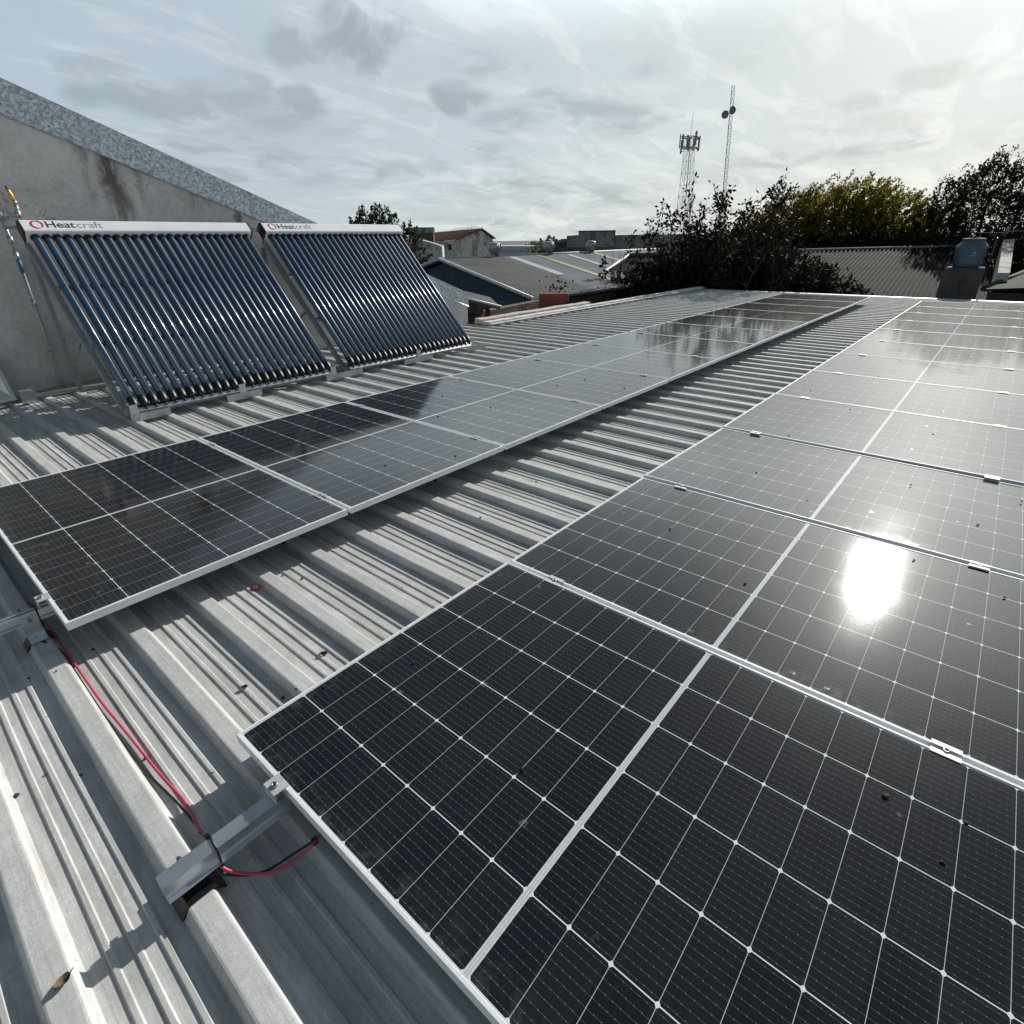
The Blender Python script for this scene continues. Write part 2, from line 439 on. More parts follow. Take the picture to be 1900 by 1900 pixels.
MAT = {
    'roof': roof_metal(),
    'glass': cell_glass(),
    'alu': plain('anodised_aluminium', (0.72, 0.74, 0.75), 0.55, 0.0, 0.06, 9.0),
    'alu_raw': plain('mill_aluminium', (0.60, 0.62, 0.64), 0.34, 0.85, 0.10, 14.0),
    'clamp_alu': plain('clamp_aluminium', (0.50, 0.51, 0.52), 0.55, 0.25, 0.12, 30.0),
    'alu_white': plain('silver_casing', (0.84, 0.85, 0.86), 0.42, 0.0, 0.04, 5.0),
    'steel': plain('zinc_plated_steel', (0.42, 0.44, 0.45), 0.45, 0.7, 0.18, 20.0),
    'pvc': plain('grey_plastic_pipe', (0.22, 0.23, 0.235), 0.65, 0.0, 0.15, 8.0),
    'bolt': plain('bolt_steel', (0.30, 0.31, 0.32), 0.35, 0.9, 0.2, 80.0),
    'rubber': plain('black_rubber', (0.007, 0.007, 0.008), 0.42, 0.0, 0.3, 30.0, 0.2),
    'back': plain('backsheet', (0.55, 0.56, 0.56), 0.6, 0.0, 0.05),
    'plaster': plaster(),
    'spangle': spangle(),
    'fibre': fibre_cement(),
    'brick': bricks(),
    'concrete': plain('weathered_concrete', (0.58, 0.57, 0.55), 0.9, 0.0, 0.35, 5.0, 0.3, 40.0),
    'pinkcoping': plain('pink_mortar', (0.52, 0.44, 0.41), 0.9, 0.0, 0.3, 7.0, 0.3, 40.0),
    'darkconc': stained_wall('dark_render', (0.075, 0.072, 0.068), (0.02, 0.019, 0.018), 0.85),
    'whitewash': stained_wall('white_wash', (0.52, 0.51, 0.48), (0.12, 0.11, 0.10), 0.75),
    'limewall': stained_wall('lime_wall', (0.66, 0.65, 0.62), (0.14, 0.13, 0.12), 0.9),
    'greywall': stained_wall('grey_wall', (0.26, 0.265, 0.265), (0.06, 0.06, 0.058), 0.85),
    'brownwall': stained_wall('brown_wall', (0.13, 0.115, 0.10), (0.04, 0.035, 0.03), 0.85),
    'redtile': stained_wall('red_tile', (0.15, 0.075, 0.055), (0.06, 0.04, 0.032), 0.8),
    'bluesheet': stained_wall('blue_sheet', (0.050, 0.085, 0.125), (0.13, 0.15, 0.17), 0.45),
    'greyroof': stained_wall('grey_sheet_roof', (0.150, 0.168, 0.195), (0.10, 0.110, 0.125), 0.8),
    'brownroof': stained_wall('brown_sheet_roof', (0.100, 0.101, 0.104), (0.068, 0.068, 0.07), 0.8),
    'whitetrim': plain('white_trim', (0.66, 0.67, 0.67), 0.5, 0.1, 0.1, 4.0),
    'palestrip': plain('pale_skylight', (0.36, 0.39, 0.37), 0.4, 0.0, 0.15, 3.0),
    'yellowstrip': plain('yellow_skylight', (0.34, 0.29, 0.13), 0.45, 0.0, 0.2, 3.0),
    'palesheet': plain('pale_far_sheet', (0.42, 0.46, 0.46), 0.6, 0.0, 0.08, 0.5),
    'darkhole': plain('dark_opening', (0.015, 0.015, 0.016), 0.8, 0.0, 0.2),
    'tank': plain('grey_blue_plastic', (0.055, 0.095, 0.135), 0.65, 0.0, 0.08, 4.0),
    'tanklogo': plain('pale_print', (0.28, 0.34, 0.38), 0.6, 0.0, 0.1),
    'tower': plain('galvanised_lattice', (0.42, 0.43, 0.435), 0.6, 0.3, 0.2, 2.0),
    'antenna': plain('antenna_grey', (0.20, 0.21, 0.22), 0.6, 0.0, 0.2, 2.0),
    'red_cable': plain('pink_red_sheath', (0.50, 0.065, 0.110), 0.5, 0.0, 0.12, 12.0),
    'black_cable': plain('black_sheath', (0.010, 0.010, 0.011), 0.45, 0.0, 0.3, 12.0),
    'logo_red': plain('logo_red', (0.52, 0.035, 0.03), 0.5, 0.0, 0.03),
    'logo_dark': plain('logo_charcoal', (0.035, 0.045, 0.055), 0.5, 0.0, 0.03),
    'logo_grey': plain('logo_grey', (0.22, 0.25, 0.28), 0.5, 0.0, 0.03),
    'brass': plain('yellow_brass', (0.62, 0.42, 0.06), 0.4, 0.3, 0.15, 30.0),
    'bluejoint': plain('blue_joint', (0.04, 0.17, 0.30), 0.5, 0.0, 0.15, 20.0),
    'dryleaf': plain('dry_leaf', (0.12, 0.075, 0.045), 0.8, 0.0, 0.45, 40.0),
    'redshard': plain('red_shard', (0.26, 0.075, 0.05), 0.8, 0.0, 0.35, 40.0),
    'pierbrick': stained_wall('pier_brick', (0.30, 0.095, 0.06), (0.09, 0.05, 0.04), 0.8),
    'stone': plain('dark_crumb', (0.05, 0.045, 0.04), 0.9, 0.0, 0.45, 60.0),
    'seed': plain('dark_seed', (0.008, 0.008, 0.008), 0.8, 0.0, 0.3, 60.0),
    'bark': plain('bark', (0.055, 0.043, 0.034), 0.9, 0.0, 0.35, 9.0),
    'ground': plain('town_ground', (0.10, 0.10, 0.092), 0.95, 0.0, 0.35, 0.08),
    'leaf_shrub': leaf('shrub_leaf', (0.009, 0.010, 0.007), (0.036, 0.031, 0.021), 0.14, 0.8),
    'leaf_yellow': leaf('autumn_leaf', (0.045, 0.040, 0.010), (0.30, 0.26, 0.04), 0.55, 0.8, (0.075, 0.042, 0.018)),
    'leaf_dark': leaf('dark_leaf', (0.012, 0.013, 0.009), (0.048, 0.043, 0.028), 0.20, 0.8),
    'leaf_far': leaf('far_leaf', (0.030, 0.042, 0.024), (0.085, 0.095, 0.052), 0.25, 0.55),
    'leaf_bush': leaf('bush_leaf', (0.05, 0.055, 0.02), (0.20, 0.18, 0.05), 0.35, 0.55),
}


def tubeglass():
    m, n, b, oc = material('vacuum_tube_glass', 0.33, 0.0, (0.012, 0.035, 0.12), 1.5)
    oi = n.node('ShaderNodeObjectInfo')
    so = n.v('ADD', oc, n.comb(n.m('MULTIPLY', oi.outputs['Random'], 13.0), n.m('MULTIPLY', oi.outputs['Random'], 29.0), 0.0))
    k = n.noise(n.v('MULTIPLY', so, (14.0, 14.0, 2.0)), 1.0, 4, 0.6)
    scuff = n.step(n.noise(so, 7.0, 8, 0.75, 1.0), 0.62, 0.76)
    c = n.mix(k, (0.009, 0.036, 0.088), (0.020, 0.076, 0.165))
    c = n.mix(n.m('MULTIPLY', oi.outputs['Random'], 0.35), c, (0.012, 0.040, 0.060))
    n.put(b.inputs['Base Color'], n.mix(n.m('MULTIPLY', scuff, 0.35), c, (0.16, 0.20, 0.24)))
    n.put(b.inputs['Roughness'], n.m('ADD', 0.33, n.m('MULTIPLY', scuff, 0.2)))
    # drawn glass: gloss runs along the tube
    b.inputs['Anisotropic'].default_value = 0.92
    b.inputs['Anisotropic Rotation'].default_value = 0.25
    tg = n.node('ShaderNodeTangent', direction_type='RADIAL', axis='Z')
    n.put(b.inputs['Tangent'], tg.outputs[0])
    b.inputs['Coat Weight'].default_value = 0.5
    b.inputs['Coat Roughness'].default_value = 0.12
    b.inputs['Specular IOR Level'].default_value = 0.85
    return m


MAT['tube'] = tubeglass()

# ------------------------------------------------------------------ mesh helpers


class MB:
    def __init__(self):
        self.v = []; self.f = []; self.s = []

    def add(self, vs, fs, smooth=False):
        o = len(self.v)
        self.v += [tuple(q) for q in vs]
        for q in fs:
            self.f.append(tuple(i + o for i in q)); self.s.append(smooth)
        return self

    def box(self, x0, x1, y0, y1, z0, z1, T=None):
        vs = [(x, y, z) for z in (z0, z1) for y in (y0, y1) for x in (x0, x1)]
        if T: vs = [T(*q) for q in vs]
        return self.add(vs, [(0, 2, 3, 1), (4, 5, 7, 6), (0, 1, 5, 4), (2, 6, 7, 3), (0, 4, 6, 2), (1, 3, 7, 5)])

    def prism(self, poly, axis, a, b, T=None):
        """extrude a polygon (2-D points) along an axis from a to b"""
        n = len(poly)
        def p(q, h):
            r = list(q); r.insert(axis, h); return tuple(r)
        vs = [p(q, a) for q in poly] + [p(q, b) for q in poly]
        if T: vs = [T(*q) for q in vs]
        fs = [tuple(range(n))[::-1], tuple(range(n, 2 * n))]
        fs += [(i, (i + 1) % n, n + (i + 1) % n, n + i) for i in range(n)]
        return self.add(vs, fs)

    def slab(self, quad, thick):
        """flat polygon with thickness downwards along its own normal"""
        q = [Vector(p) for p in quad]
        nrm = (q[1] - q[0]).cross(q[2] - q[0]).normalized()
        n = len(q)
        vs = q + [p - nrm * thick for p in q]
        fs = [tuple(range(n)), tuple(range(n, 2 * n))[::-1]]
        fs += [(i, n + i, n + (i + 1) % n, (i + 1) % n) for i in range(n)]
        return self.add(vs, fs)

    def tube(self, pts, r, n=8, cap=True):
        pts = [Vector(p) for p in pts]
        rr = r if hasattr(r, '__len__') else [r] * len(pts)
        rings = []
        up = Vector((0, 0, 1))
        for i, p in enumerate(pts):
            t = (pts[min(i + 1, len(pts) - 1)] - pts[max(i - 1, 0)]).normalized()
            if abs(t.dot(up)) > 0.98: up = Vector((1, 0.1, 0)).normalized()
            a = t.cross(up).normalized(); c = a.cross(t).normalized()
            up = c
            rings.append([p + (a * math.cos(2 * math.pi * k / n) + c * math.sin(2 * math.pi * k / n)) * rr[i] for k in range(n)])
        vs = [q for ring in rings for q in ring]
        fs = []
        for i in range(len(pts) - 1):
            for k in range(n):
                fs.append((i * n + k, i * n + (k + 1) % n, (i + 1) * n + (k + 1) % n, (i + 1) * n + k))
        self.add(vs, fs, True)
        if cap:
            o = len(self.v) - len(vs)
            self.f.append(tuple(o + k for k in range(n))[::-1]); self.s.append(False)
            self.f.append(tuple(o + (len(pts) - 1) * n + k for k in range(n))); self.s.append(False)
        return self

    def lathe(self, prof, n=24, T=None):
        vs = []; fs = []
        for (r, z) in prof:
            for k in range(n):
                a = 2 * math.pi * k / n
                q = (r * math.cos(a), r * math.sin(a), z)
                vs.append(T(*q) if T else q)
        for i in range(len(prof) - 1):
            for k in range(n):
                fs.append((i * n + k, i * n + (k + 1) % n, (i + 1) * n + (k + 1) % n, (i + 1) * n + k))
        self.add(vs, fs, True)
        o = len(self.v) - len(vs)
        if prof[0][0] > 1e-6: self.f.append(tuple(o + k for k in range(n))[::-1]); self.s.append(False)
        if prof[-1][0] > 1e-6: self.f.append(tuple(o + (len(prof) - 1) * n + k for k in range(n))); self.s.append(False)
        return self

    def mesh(self, name, mat, bevel=0):
        me = bpy.data.meshes.new(name)
        me.from_pydata([tuple(q) for q in self.v], [], self.f)
        me.polygons.foreach_set('use_smooth', self.s)
        if mat is not None: me.materials.append(MAT[mat] if isinstance(mat, str) else mat)
        me.update()
        bm = bmesh.new(); bm.from_mesh(me)
        bmesh.ops.recalc_face_normals(bm, faces=bm.faces)
        if bevel:
            es = [e for e in bm.edges if len(e.link_faces) == 2 and e.calc_face_angle(0) > 0.6]
            bmesh.ops.bevel(bm, geom=es, offset=bevel, segments=2, affect='EDGES', clamp_overlap=True)
        bm.to_mesh(me); bm.free()
        return me

    def build(self, name, mat, parent=None, bevel=0, loc=None):
        return link(name, self.mesh(name, mat, bevel), parent, loc)


def link(name, data, parent=None, loc=None):
    o = bpy.data.objects.new(name, data)
    COL.objects.link(o)
    if parent is not None: o.parent = parent
    if loc is not None: o.location = loc
    return o


def tag(o, label=None, cat=None, group=None, kind=None):
    if label: o['label'] = label
    if cat: o['category'] = cat
    if group: o['group'] = group
    if kind: o['kind'] = kind
    return o


def thing(name, label, cat, loc=(0, 0, 0), group=None):
    return tag(link(name, None, None, loc), label, cat, group)


def copy_tree(o, parent=None):
    c = o.copy(); COL.objects.link(c)
    if parent is not None: c.parent = parent
    for ch in list(o.children):
        copy_tree(ch, c)
    return c


NTH = ['first', 'second', 'third', 'fourth', 'fifth', 'sixth', 'seventh', 'eighth', 'ninth', 'tenth', 'eleventh', 'twelfth', 'thirteenth']

# ------------------------------------------------------------------ ground
gm = MB().add([(-4000, -4000, -5), (4000, -4000, -5), (4000, 4000, -5), (-4000, 4000, -5)], [(0, 1, 2, 3)])
tag(gm.build('ground', 'ground'), 'dusty grey town ground far below the roofs', 'ground', kind='structure')

# ------------------------------------------------------------------ the roof under the panels
RIB_TOP, VAL = -0.100, -0.131
ROOF_X1, ROOF_Y1 = 15.6, 5.28
wh = thing('warehouse', 'low warehouse whose ribbed metal roof carries both rows of solar panels', 'building', (0, 0, -5))


def W0(x, y, z): return (x, y, z + 5)


def rib_profile(x0):
    """one sheet period starting at the left foot of a rib top edge x0 (rib 50 mm wide on top)"""
    p = [(x0 - 0.016, VAL), (x0 - 0.001, RIB_TOP - 0.001), (x0 + 0.003, RIB_TOP), (x0 + 0.047, RIB_TOP), (x0 + 0.051, RIB_TOP - 0.001), (x0 + 0.066, VAL)]
    v0 = x0 + 0.066; vw = 0.25 - 0.082
    for c in (0.25, 0.5, 0.75):
        q = v0 + vw * c
        p += [(q - 0.008, VAL), (q - 0.0045, VAL + 0.0048), (q + 0.0045, VAL + 0.0048), (q + 0.008, VAL)]
    return p


prof = []
k0 = -24
kx = k0
while 0.24 + 0.25 * kx < ROOF_X1 - 0.05:
    prof += rib_profile(0.24 + 0.25 * kx)
    kx += 1
prof = [q for q in prof if q[0] < ROOF_X1]
rv = []; rf = []
ys = [-9.0, -2.2, 0.45, 3.3, 5.28]
# strip over the part in front of the neighbour's wall goes on to the wall
np_ = len(prof)
yy = np.linspace(-9.0, ROOF_Y1, 60)
for j, y in enumerate(yy):
    for i, (x, z) in enumerate(prof):
        jx = 0.0012 * math.sin(y * 2.1 + (i // 18) * 1.7) + 0.0008 * math.sin(y * 5.3 + i // 18)
        jz = 0.0010 * math.sin(y * 3.3 + (i // 18) * 2.9)
        rv.append((x + jx, y, z + jz + 5))
for j in range(len(yy) - 1):
    for i in range(np_ - 1):
        rf.append((j * np_ + i, j * np_ + i + 1, (j + 1) * np_ + i + 1, (j + 1) * np_ + i))
m = MB().add(rv, rf)
n2 = [q for q in prof if q[0] < 6.78]
b = [(x, ROOF_Y1, z + 5) for x, z in n2] + [(x, 5.70, z + 5) for x, z in n2]
m.add(b, [(i, i + 1, len(n2) + i + 1, len(n2) + i) for i in range(len(n2) - 1)])
m.build('metal_roof', 'roof', wh)
# roof coordinates in the material are measured from the building's foot
for lk in ():
    pass
mm = MB()
mm.box(-8, 15.55, -8.9, 5.2, 0, 4.70)
mm.build('wall', 'greywall', wh)
# coping along the left edge beyond the neighbour's wall
mc = MB()
mc.box(6.80, 15.72, 5.27, 5.44, 4.55, 4.955)
mc.build('coping', 'concrete', wh, 0.008)
mc = MB()
xs = np.linspace(6.80, 10.2, 14)
vs = []
for x in xs:
    h = 0.004 * math.sin(x * 5) + 0.003 * math.sin(x * 13 + 1)
    vs += [(x, 5.445, 4.80), (x, 5.445, 4.985 + h), (x, 5.60, 4.995 + h), (x, 5.60, 4.80)]
fs = []
for i in range(len(xs) - 1):
    for k in range(4):
        fs.append((i * 4 + k, i * 4 + (k + 1) % 4, (i + 1) * 4 + (k + 1) % 4, (i + 1) * 4 + k))
fs += [(0, 1, 2, 3), tuple(len(vs) - 4 + k for k in (3, 2, 1, 0))]
mc.add(vs, fs)
tag(mc.build('mortar_strip', 'pinkcoping', wh))
mf = MB()
mf.box(6.81, 15.70, 5.19, 5.268, 4.925, 4.931)
mf.build('edge_flashing', 'whitetrim', wh)
mf = MB()
mf.box(15.58, 15.70, -8.9, 5.2, 4.82, 4.905)
mf.build('eave_trim', 'steel', wh, 0.004)

# ------------------------------------------------------------------ solar panels


def panel_meshes():
    f = MB()
    lip, th = 0.0095, 0.030
    def ring(o, z, i=0): return [(o, -o, z), (PW - o, -o, z), (PW - o, -PL + o, z), (o, -PL + o, z)]
    loops = [ring(0.0, -th), ring(0.0, -0.0012), ring(0.0012, 0.0), ring(lip - 0.001, 0.0), ring(lip, -0.0018), ring(lip, -0.0062),
             ring(0.0018, -0.0062), ring(0.0018, -th + 0.0016), ring(0.028, -th + 0.0016), ring(0.028, -th)]
    vs = [q for l in loops for q in l]
    fs = []
    nl = len(loops)
    for i in range(nl):
        j = (i + 1) % nl
        for k in range(4):
            fs.append((i * 4 + k, i * 4 + (k + 1) % 4, j * 4 + (k + 1) % 4, j * 4 + k))
    f.add(vs, fs)
    fm = f.mesh('frame', 'alu')
    g = MB().box(0.003, PW - 0.003, -PL + 0.003, -0.003, -0.0060, -0.0022)
    gmesh = g.mesh('cell_glass', 'glass')
    return fm, gmesh


FRAME, CELLS = panel_meshes()
JB = MB().box(PW / 2 - 0.05, PW / 2 + 0.05, -PL / 2 - 0.04, -PL / 2 + 0.04, -0.022, -0.0065).mesh('junction_box', 'rubber')


def panel(name_group, label, x, y, z, proto=None):
    # the Empty stands at the panel's corner; glass coordinates run from that corner
    t = thing('solar_panel', label, 'solar panel', (x, y, z), name_group)
    if proto is None:
        link('frame', FRAME, t); link('cell_glass', CELLS, t); link('junction_box', JB, t)
    else:
        for ch in proto.children:
            c = ch.copy(); COL.objects.link(c); c.parent = t
    return t


RG, LG = 'panels of the wide right-hand row', 'panels of the left-hand row below the tube collectors'
LX, LYE, LZ = -0.164, 0.879, 0.034
first = None
for k in range(12):
    if k == 0: lb = 'large solar panel nearest the camera, filling the lower right corner'
    elif k == 1: lb = 'solar panel of the right-hand row carrying the dazzling sun glint, second from the camera'
    elif k == 11: lb = 'farthest solar panel of the right-hand row, at the roof end'
    else: lb = '%s solar panel from the camera in the bright right-hand row' % NTH[k]
    p = panel(RG, lb, k * PITCH, 0, random.uniform(-0.0012, 0.0012), first)
    p.rotation_euler = (random.uniform(-0.0012, 0.0012), random.uniform(-0.0012, 0.0012), 0)
    if first is None:
        first = p; p.location.z = 0; p.rotation_euler = (0, 0, 0)
    if k == 0: p.rotation_euler = (0, -0.0060, 0); p.location.z = -0.004
    if k == 1: p.rotation_euler = (0, 0.0010, 0)
    if k == 2: p.rotation_euler = (0.002, 0.013, 0); p.location.z = 0.007
for k in range(12):
    if k == 0: lb = 'darkest solar panel, nearest of the left-hand row, at the left edge'
    elif k == 11: lb = 'farthest solar panel of the left-hand row, in front of the big shrub'
    else: lb = '%s solar panel from the camera in the left-hand row' % NTH[k]
    p = panel(LG, lb, LX + k * PITCH, LYE + PL, LZ + random.uniform(-0.0015, 0.0015), first)
    p.rotation_euler = (random.uniform(-0.0015, 0.0015), random.uniform(-0.002, 0.002), 0)

# ------------------------------------------------------------------ rails
RAIL_R = (-0.235, -1.48)
RAIL_L = (1.13, 2.40)


def rail_mesh(x0, x1, plain_side):
    # a 40 x 40 mm mounting rail profile with a groove on top and on the sides
    h = 0.040; w2 = 0.020
    if plain_side:
        poly = [(-w2, 0), (w2 + 0.012, 0), (w2 + 0.012, 0.003), (w2 + 0.001, 0.006), (w2, h), (-w2, h)]
    else:
        poly = [(-w2, 0), (w2, 0), (w2, 0.010), (w2 - 0.008, 0.011), (w2 - 0.008, 0.017), (w2, 0.018), (w2, h),
                (0.006, h), (0.006, h - 0.009), (-0.006, h - 0.009), (-0.006, h), (-w2, h), (-w2, 0.018), (-w2 + 0.008, 0.017), (-w2 + 0.008, 0.011), (-w2, 0.010)]
    poly = [(-a, z) for a, z in poly][::-1]
    return MB().prism(poly, 0, x0, x1)


def foot_parts(parent, y, zr, tall):
    pass


def make_rail(label, y, ztop, x0, x1, xf, plain_side, group):
    t = thing('mounting_rail', label, 'rail', (x0, y, RIB_TOP), group)
    z0 = ztop - 0.040 - RIB_TOP
    o = rail_mesh(0, x1 - x0, plain_side).build('rail_profile', 'alu_raw', t, 0.0006, (0, 0, z0))
    for i in range(0, 56, 4):
        x = xf + 0.25 * i - x0
        if x > x1 - x0 - 0.05: break
        # rubber pad on the rib and the L-shaped foot bolted to the rail's side
        pad = MB()
        pts = []
        for (a, z) in ((-0.046, -0.024), (-0.026, 0.003), (0.030, 0.003), (0.052, -0.024)):
            pts.append((a, z))
        poly = [(a + 0, z) for a, z in pts] + [(a * 0.92, z - 0.002) for a, z in pts[::-1]]
        pad.prism(poly, 1, -0.028, 0.034)
        pad.build('rubber_pad', 'rubber', t, 0, (x, -0.02, 0.001))
        sg = -1 if plain_side else 1
        ft = MB()
        ft.box(-0.026, 0.026, -0.062, -0.022, 0.004, 0.009)
        ft.box(-0.026, 0.026, -0.0262, -0.0212, 0.009, z0 + 0.032)
        fo = ft.build('foot', 'alu_raw', t, 0.001, (x, 0, 0))
        if sg < 0: fo.rotation_euler = (0, 0, math.pi)
        bo = MB().tube([(0, -0.0262, z0 + 0.020), (0, -0.036, z0 + 0.020)], 0.0075, 6)
        bo.tube([(0, -0.036, z0 + 0.020), (0, -0.044, z0 + 0.020)], 0.0045, 8)
        bo.build('bolt', 'bolt', fo)
    return t


make_rail('plain aluminium rail jutting out under the nearest right-hand panel, cables tied round it', RAIL_R[0], -0.0305, -0.285, 12 * PITCH + 0.05, -0.234, True, 'mounting rails')
make_rail('hidden aluminium rail under the right-hand row, farther from the left-hand row', RAIL_R[1], -0.0305, -0.12, 12 * PITCH + 0.05, 0.016, True, 'mounting rails')
make_rail('grooved aluminium rail on a bolted foot at the left edge of the photo', RAIL_L[0], LZ - 0.0305, -0.45, 12 * PITCH - 0.1, -0.234, False, 'mounting rails')
make_rail('aluminium rail under the left-hand row on the side of the tube collectors', RAIL_L[1], LZ - 0.0305, -0.45, 12 * PITCH - 0.1, -0.234, False, 'mounting rails')

# ------------------------------------------------------------------ clamps
cp = MB()
cp.box(-0.024, -0.0065, -0.033, 0.033, 0.0005, 0.0035)
cp.box(0.0065, 0.024, -0.033, 0.033, 0.0005, 0.0035)
cp.box(-0.0095, -0.0065, -0.033, 0.033, -0.020, 0.0004)
cp.box(0.0065, 0.0095, -0.033, 0.033, -0.020, 0.0004)
cp.box(-0.0066, 0.0066, -0.0328, 0.0328, -0.0195, -0.0165)
CLAMP = cp.mesh('clamp_plate', 'clamp_alu', 0.0005)
bt = MB().lathe([(0.0075, -0.016), (0.0085, -0.014), (0.0085, 0.004), (0.0075, 0.006), (0.004, 0.006), (0.004, 0.001), (0.0, 0.001)], 12)
BOLT = bt.mesh('bolt', 'bolt')
ec = MB()
ec.box(-0.030, 0.010, -0.026, 0.026, 0.0005, 0.0038)
ec.box(-0.030, -0.0266, -0.026, 0.026, -0.030, 0.0004)
ec.box(-0.0040, -0.0008, -0.026, 0.026, -0.030, 0.0004)
ECL = ec.mesh('clamp_plate', 'clamp_alu', 0.0006)


def clamp(mesh, nm, label, x, y, z, group, boltx=0.0, boltz=0.0):
    t = thing(nm, label, 'panel clamp', (x, y, z), group)
    link('clamp_plate', mesh, t)
    link('bolt', BOLT, t, (boltx, 0, boltz))


for row, (rx, rz, rails, rname) in enumerate(((0.0, 0.0, RAIL_R, 'right-hand'), (LX, LZ, RAIL_L, 'left-hand'))):
    for ri, y in enumerate(rails):
        if row == 0: side = 'left rail' if ri == 0 else 'right rail'
        else: side = 'right rail' if ri == 0 else 'tube collector side'
        for k in range(1, 12):
            lab = 'small clamp between %s and %s panels of the %s row, %s' % (NTH[k - 1], NTH[k], rname, side)
            clamp(CLAMP, 'mid_clamp', lab, rx + k * PITCH - GAP / 2, y + random.uniform(-.008, .008), rz, 'clamps between the panels')
        lab = {(0, 0): 'bolted end clamp gripping the nearest right-hand panel above the jutting rail',
               (0, 1): 'bolted end clamp on the near edge of the nearest right-hand panel, right rail',
               (1, 0): 'bolted end clamp on the corner of the darkest left-hand panel by the grooved rail',
               (1, 1): 'bolted end clamp of the darkest left-hand panel on its far rail'}[(row, ri)]
        clamp(ECL, 'end_clamp', lab, rx, y, rz, 'clamps at the row ends', -0.014, 0.004)

# ------------------------------------------------------------------ cables


def smooth_path(pts, n=8):
    P_ = [Vector(p) for p in pts]
    P_ = [P_[0] * 2 - P_[1]] + P_ + [P_[-1] * 2 - P_[-2]]
    out = []
    for i in range(1, len(P_) - 2):
        for s in range(n):
            t = s / n
            a, b, c, d = P_[i - 1], P_[i], P_[i + 1], P_[i + 2]
            out.append(0.5 * ((2 * b) + (c - a) * t + (2 * a - 5 * b + 4 * c - d) * t * t + (3 * b - a - 3 * c + d) * t ** 3))
    out.append(P_[-2])
    return out


red = [(-0.235, 1.75, -0.122), (-0.222, 1.58, -0.118), (-0.210, 1.34, -0.118), (-0.203, 1.19, -0.112), (-0.200, 0.85, -0.120), (-0.198, 0.59, -0.121), (-0.189, 0.37, -0.121), (-0.181, 0.15, -0.119),
       (-0.172, 0.01, -0.117), (-0.169, -0.12, -0.108), (-0.168, -0.20, -0.080), (-0.177, -0.258, -0.078), (-0.160, -0.29, -0.095), (-0.11, -0.35, -0.096), (-0.05, -0.385, -0.075), (-0.006, -0.40, -0.047), (0.05, -0.40, -0.040)]
blk = [(-0.262, 1.75, -0.115), (-0.245, 1.53, -0.113), (-0.246, 1.16, -0.090), (-0.213, 0.98, -0.116), (-0.210, 0.83, -0.122), (-0.211, 0.44, -0.122), (-0.203, 0.20, -0.122), (-0.186, 0.03, -0.122),
       (-0.180, -0.11, -0.112), (-0.176, -0.20, -0.088), (-0.182, -0.258, -0.086), (-0.170, -0.28, -0.102), (-0.120, -0.33, -0.104), (-0.06, -0.365, -0.078), (-0.006, -0.393, -0.052), (0.05, -0.395, -0.045)]
def settle(path):
    # where a cable lies in a valley it rests on the sheet beside the rib's foot
    return [(x + 0.013 if z < -0.110 else x, y, max(z, VAL + 0.0065)) for x, y, z in path]


tag(MB().tube(smooth_path(settle(red)), 0.0038, 8).build('red_cable', 'red_cable'), 'pinkish red solar cable running down the roof from row to row', 'cable')
tag(MB().tube(smooth_path(settle(blk)), 0.0033, 8).build('black_cable', 'black_cable'), 'thin black solar cable lying beside the red one', 'cable')


def zip_tie(label, x, y, ztop, zb):
    t = MB()
    a, z0, z1 = 0.0225, zb, ztop + 0.0012
    loop = [(x, y - a, z1), (x + 0.004, y + a, z1), (x + 0.006, y + a + 0.002, z1 - 0.008), (x + 0.004, y + a + 0.001, z0), (x, y - a - 0.012, z0 - 0.002), (x - 0.003, y - a - 0.010, z0 + 0.006), (x, y - a - 0.001, z1 - 0.006), (x, y - a, z1)]
    t.tube(loop, 0.0028, 6, True)
    t.box(x - 0.006, x + 0.004, y + a - 0.002, y + a + 0.008, z1 - 0.004, z1 + 0.004)
    t.tube([(x - 0.001, y + a + 0.006, z1), (x - 0.010, y + a + 0.020, z1 + 0.010)], 0.0018, 5)
    tag(t.build('cable_tie', 'rubber'), label, 'cable tie', 'cable ties')


zip_tie('black cable tie looped round the plain jutting rail', -0.172, RAIL_R[0], -0.0305, -0.092)
zip_tie('black cable tie round the grooved rail at the left edge', -0.205, RAIL_L[0], LZ - 0.0305, -0.060)
t = MB().tube([(-0.016, -0.385, -0.056), (-0.020, -0.405, -0.050), (-0.014, -0.412, -0.040), (-0.010, -0.392, -0.042), (-0.016, -0.385, -0.056)], 0.003, 6)
tag(t.build('cable_tie', 'rubber'), 'black cable tie bunching both cables under the edge of the nearest panel', 'cable tie', 'cable ties')

# ------------------------------------------------------------------ neighbour's gable wall
WY = 5.72
nb = thing('neighbouring_shed', 'neighbouring shed with grey plastered gable wall and sloping zinc flashing', 'building', (2, WY, -5))


def ztop(x): return 0.41 - (x - 6.76) * 0.3775


def NB(x, y, z): return (x - 2, y - WY, z + 5)


def zbot(x): return 0.20 - (x - 6.76) * 0.364


m = MB()
x0, x1 = -5.0, 6.76
m.prism([(x0, -5), (x1, -5), (x1, zbot(x1) + 0.03), (x0, zbot(x0) + 0.03)], 1, WY, WY + 0.22, T=NB)
wl = m.build('wall', None, nb)
wl.data.materials.append(MAT['plaster'])
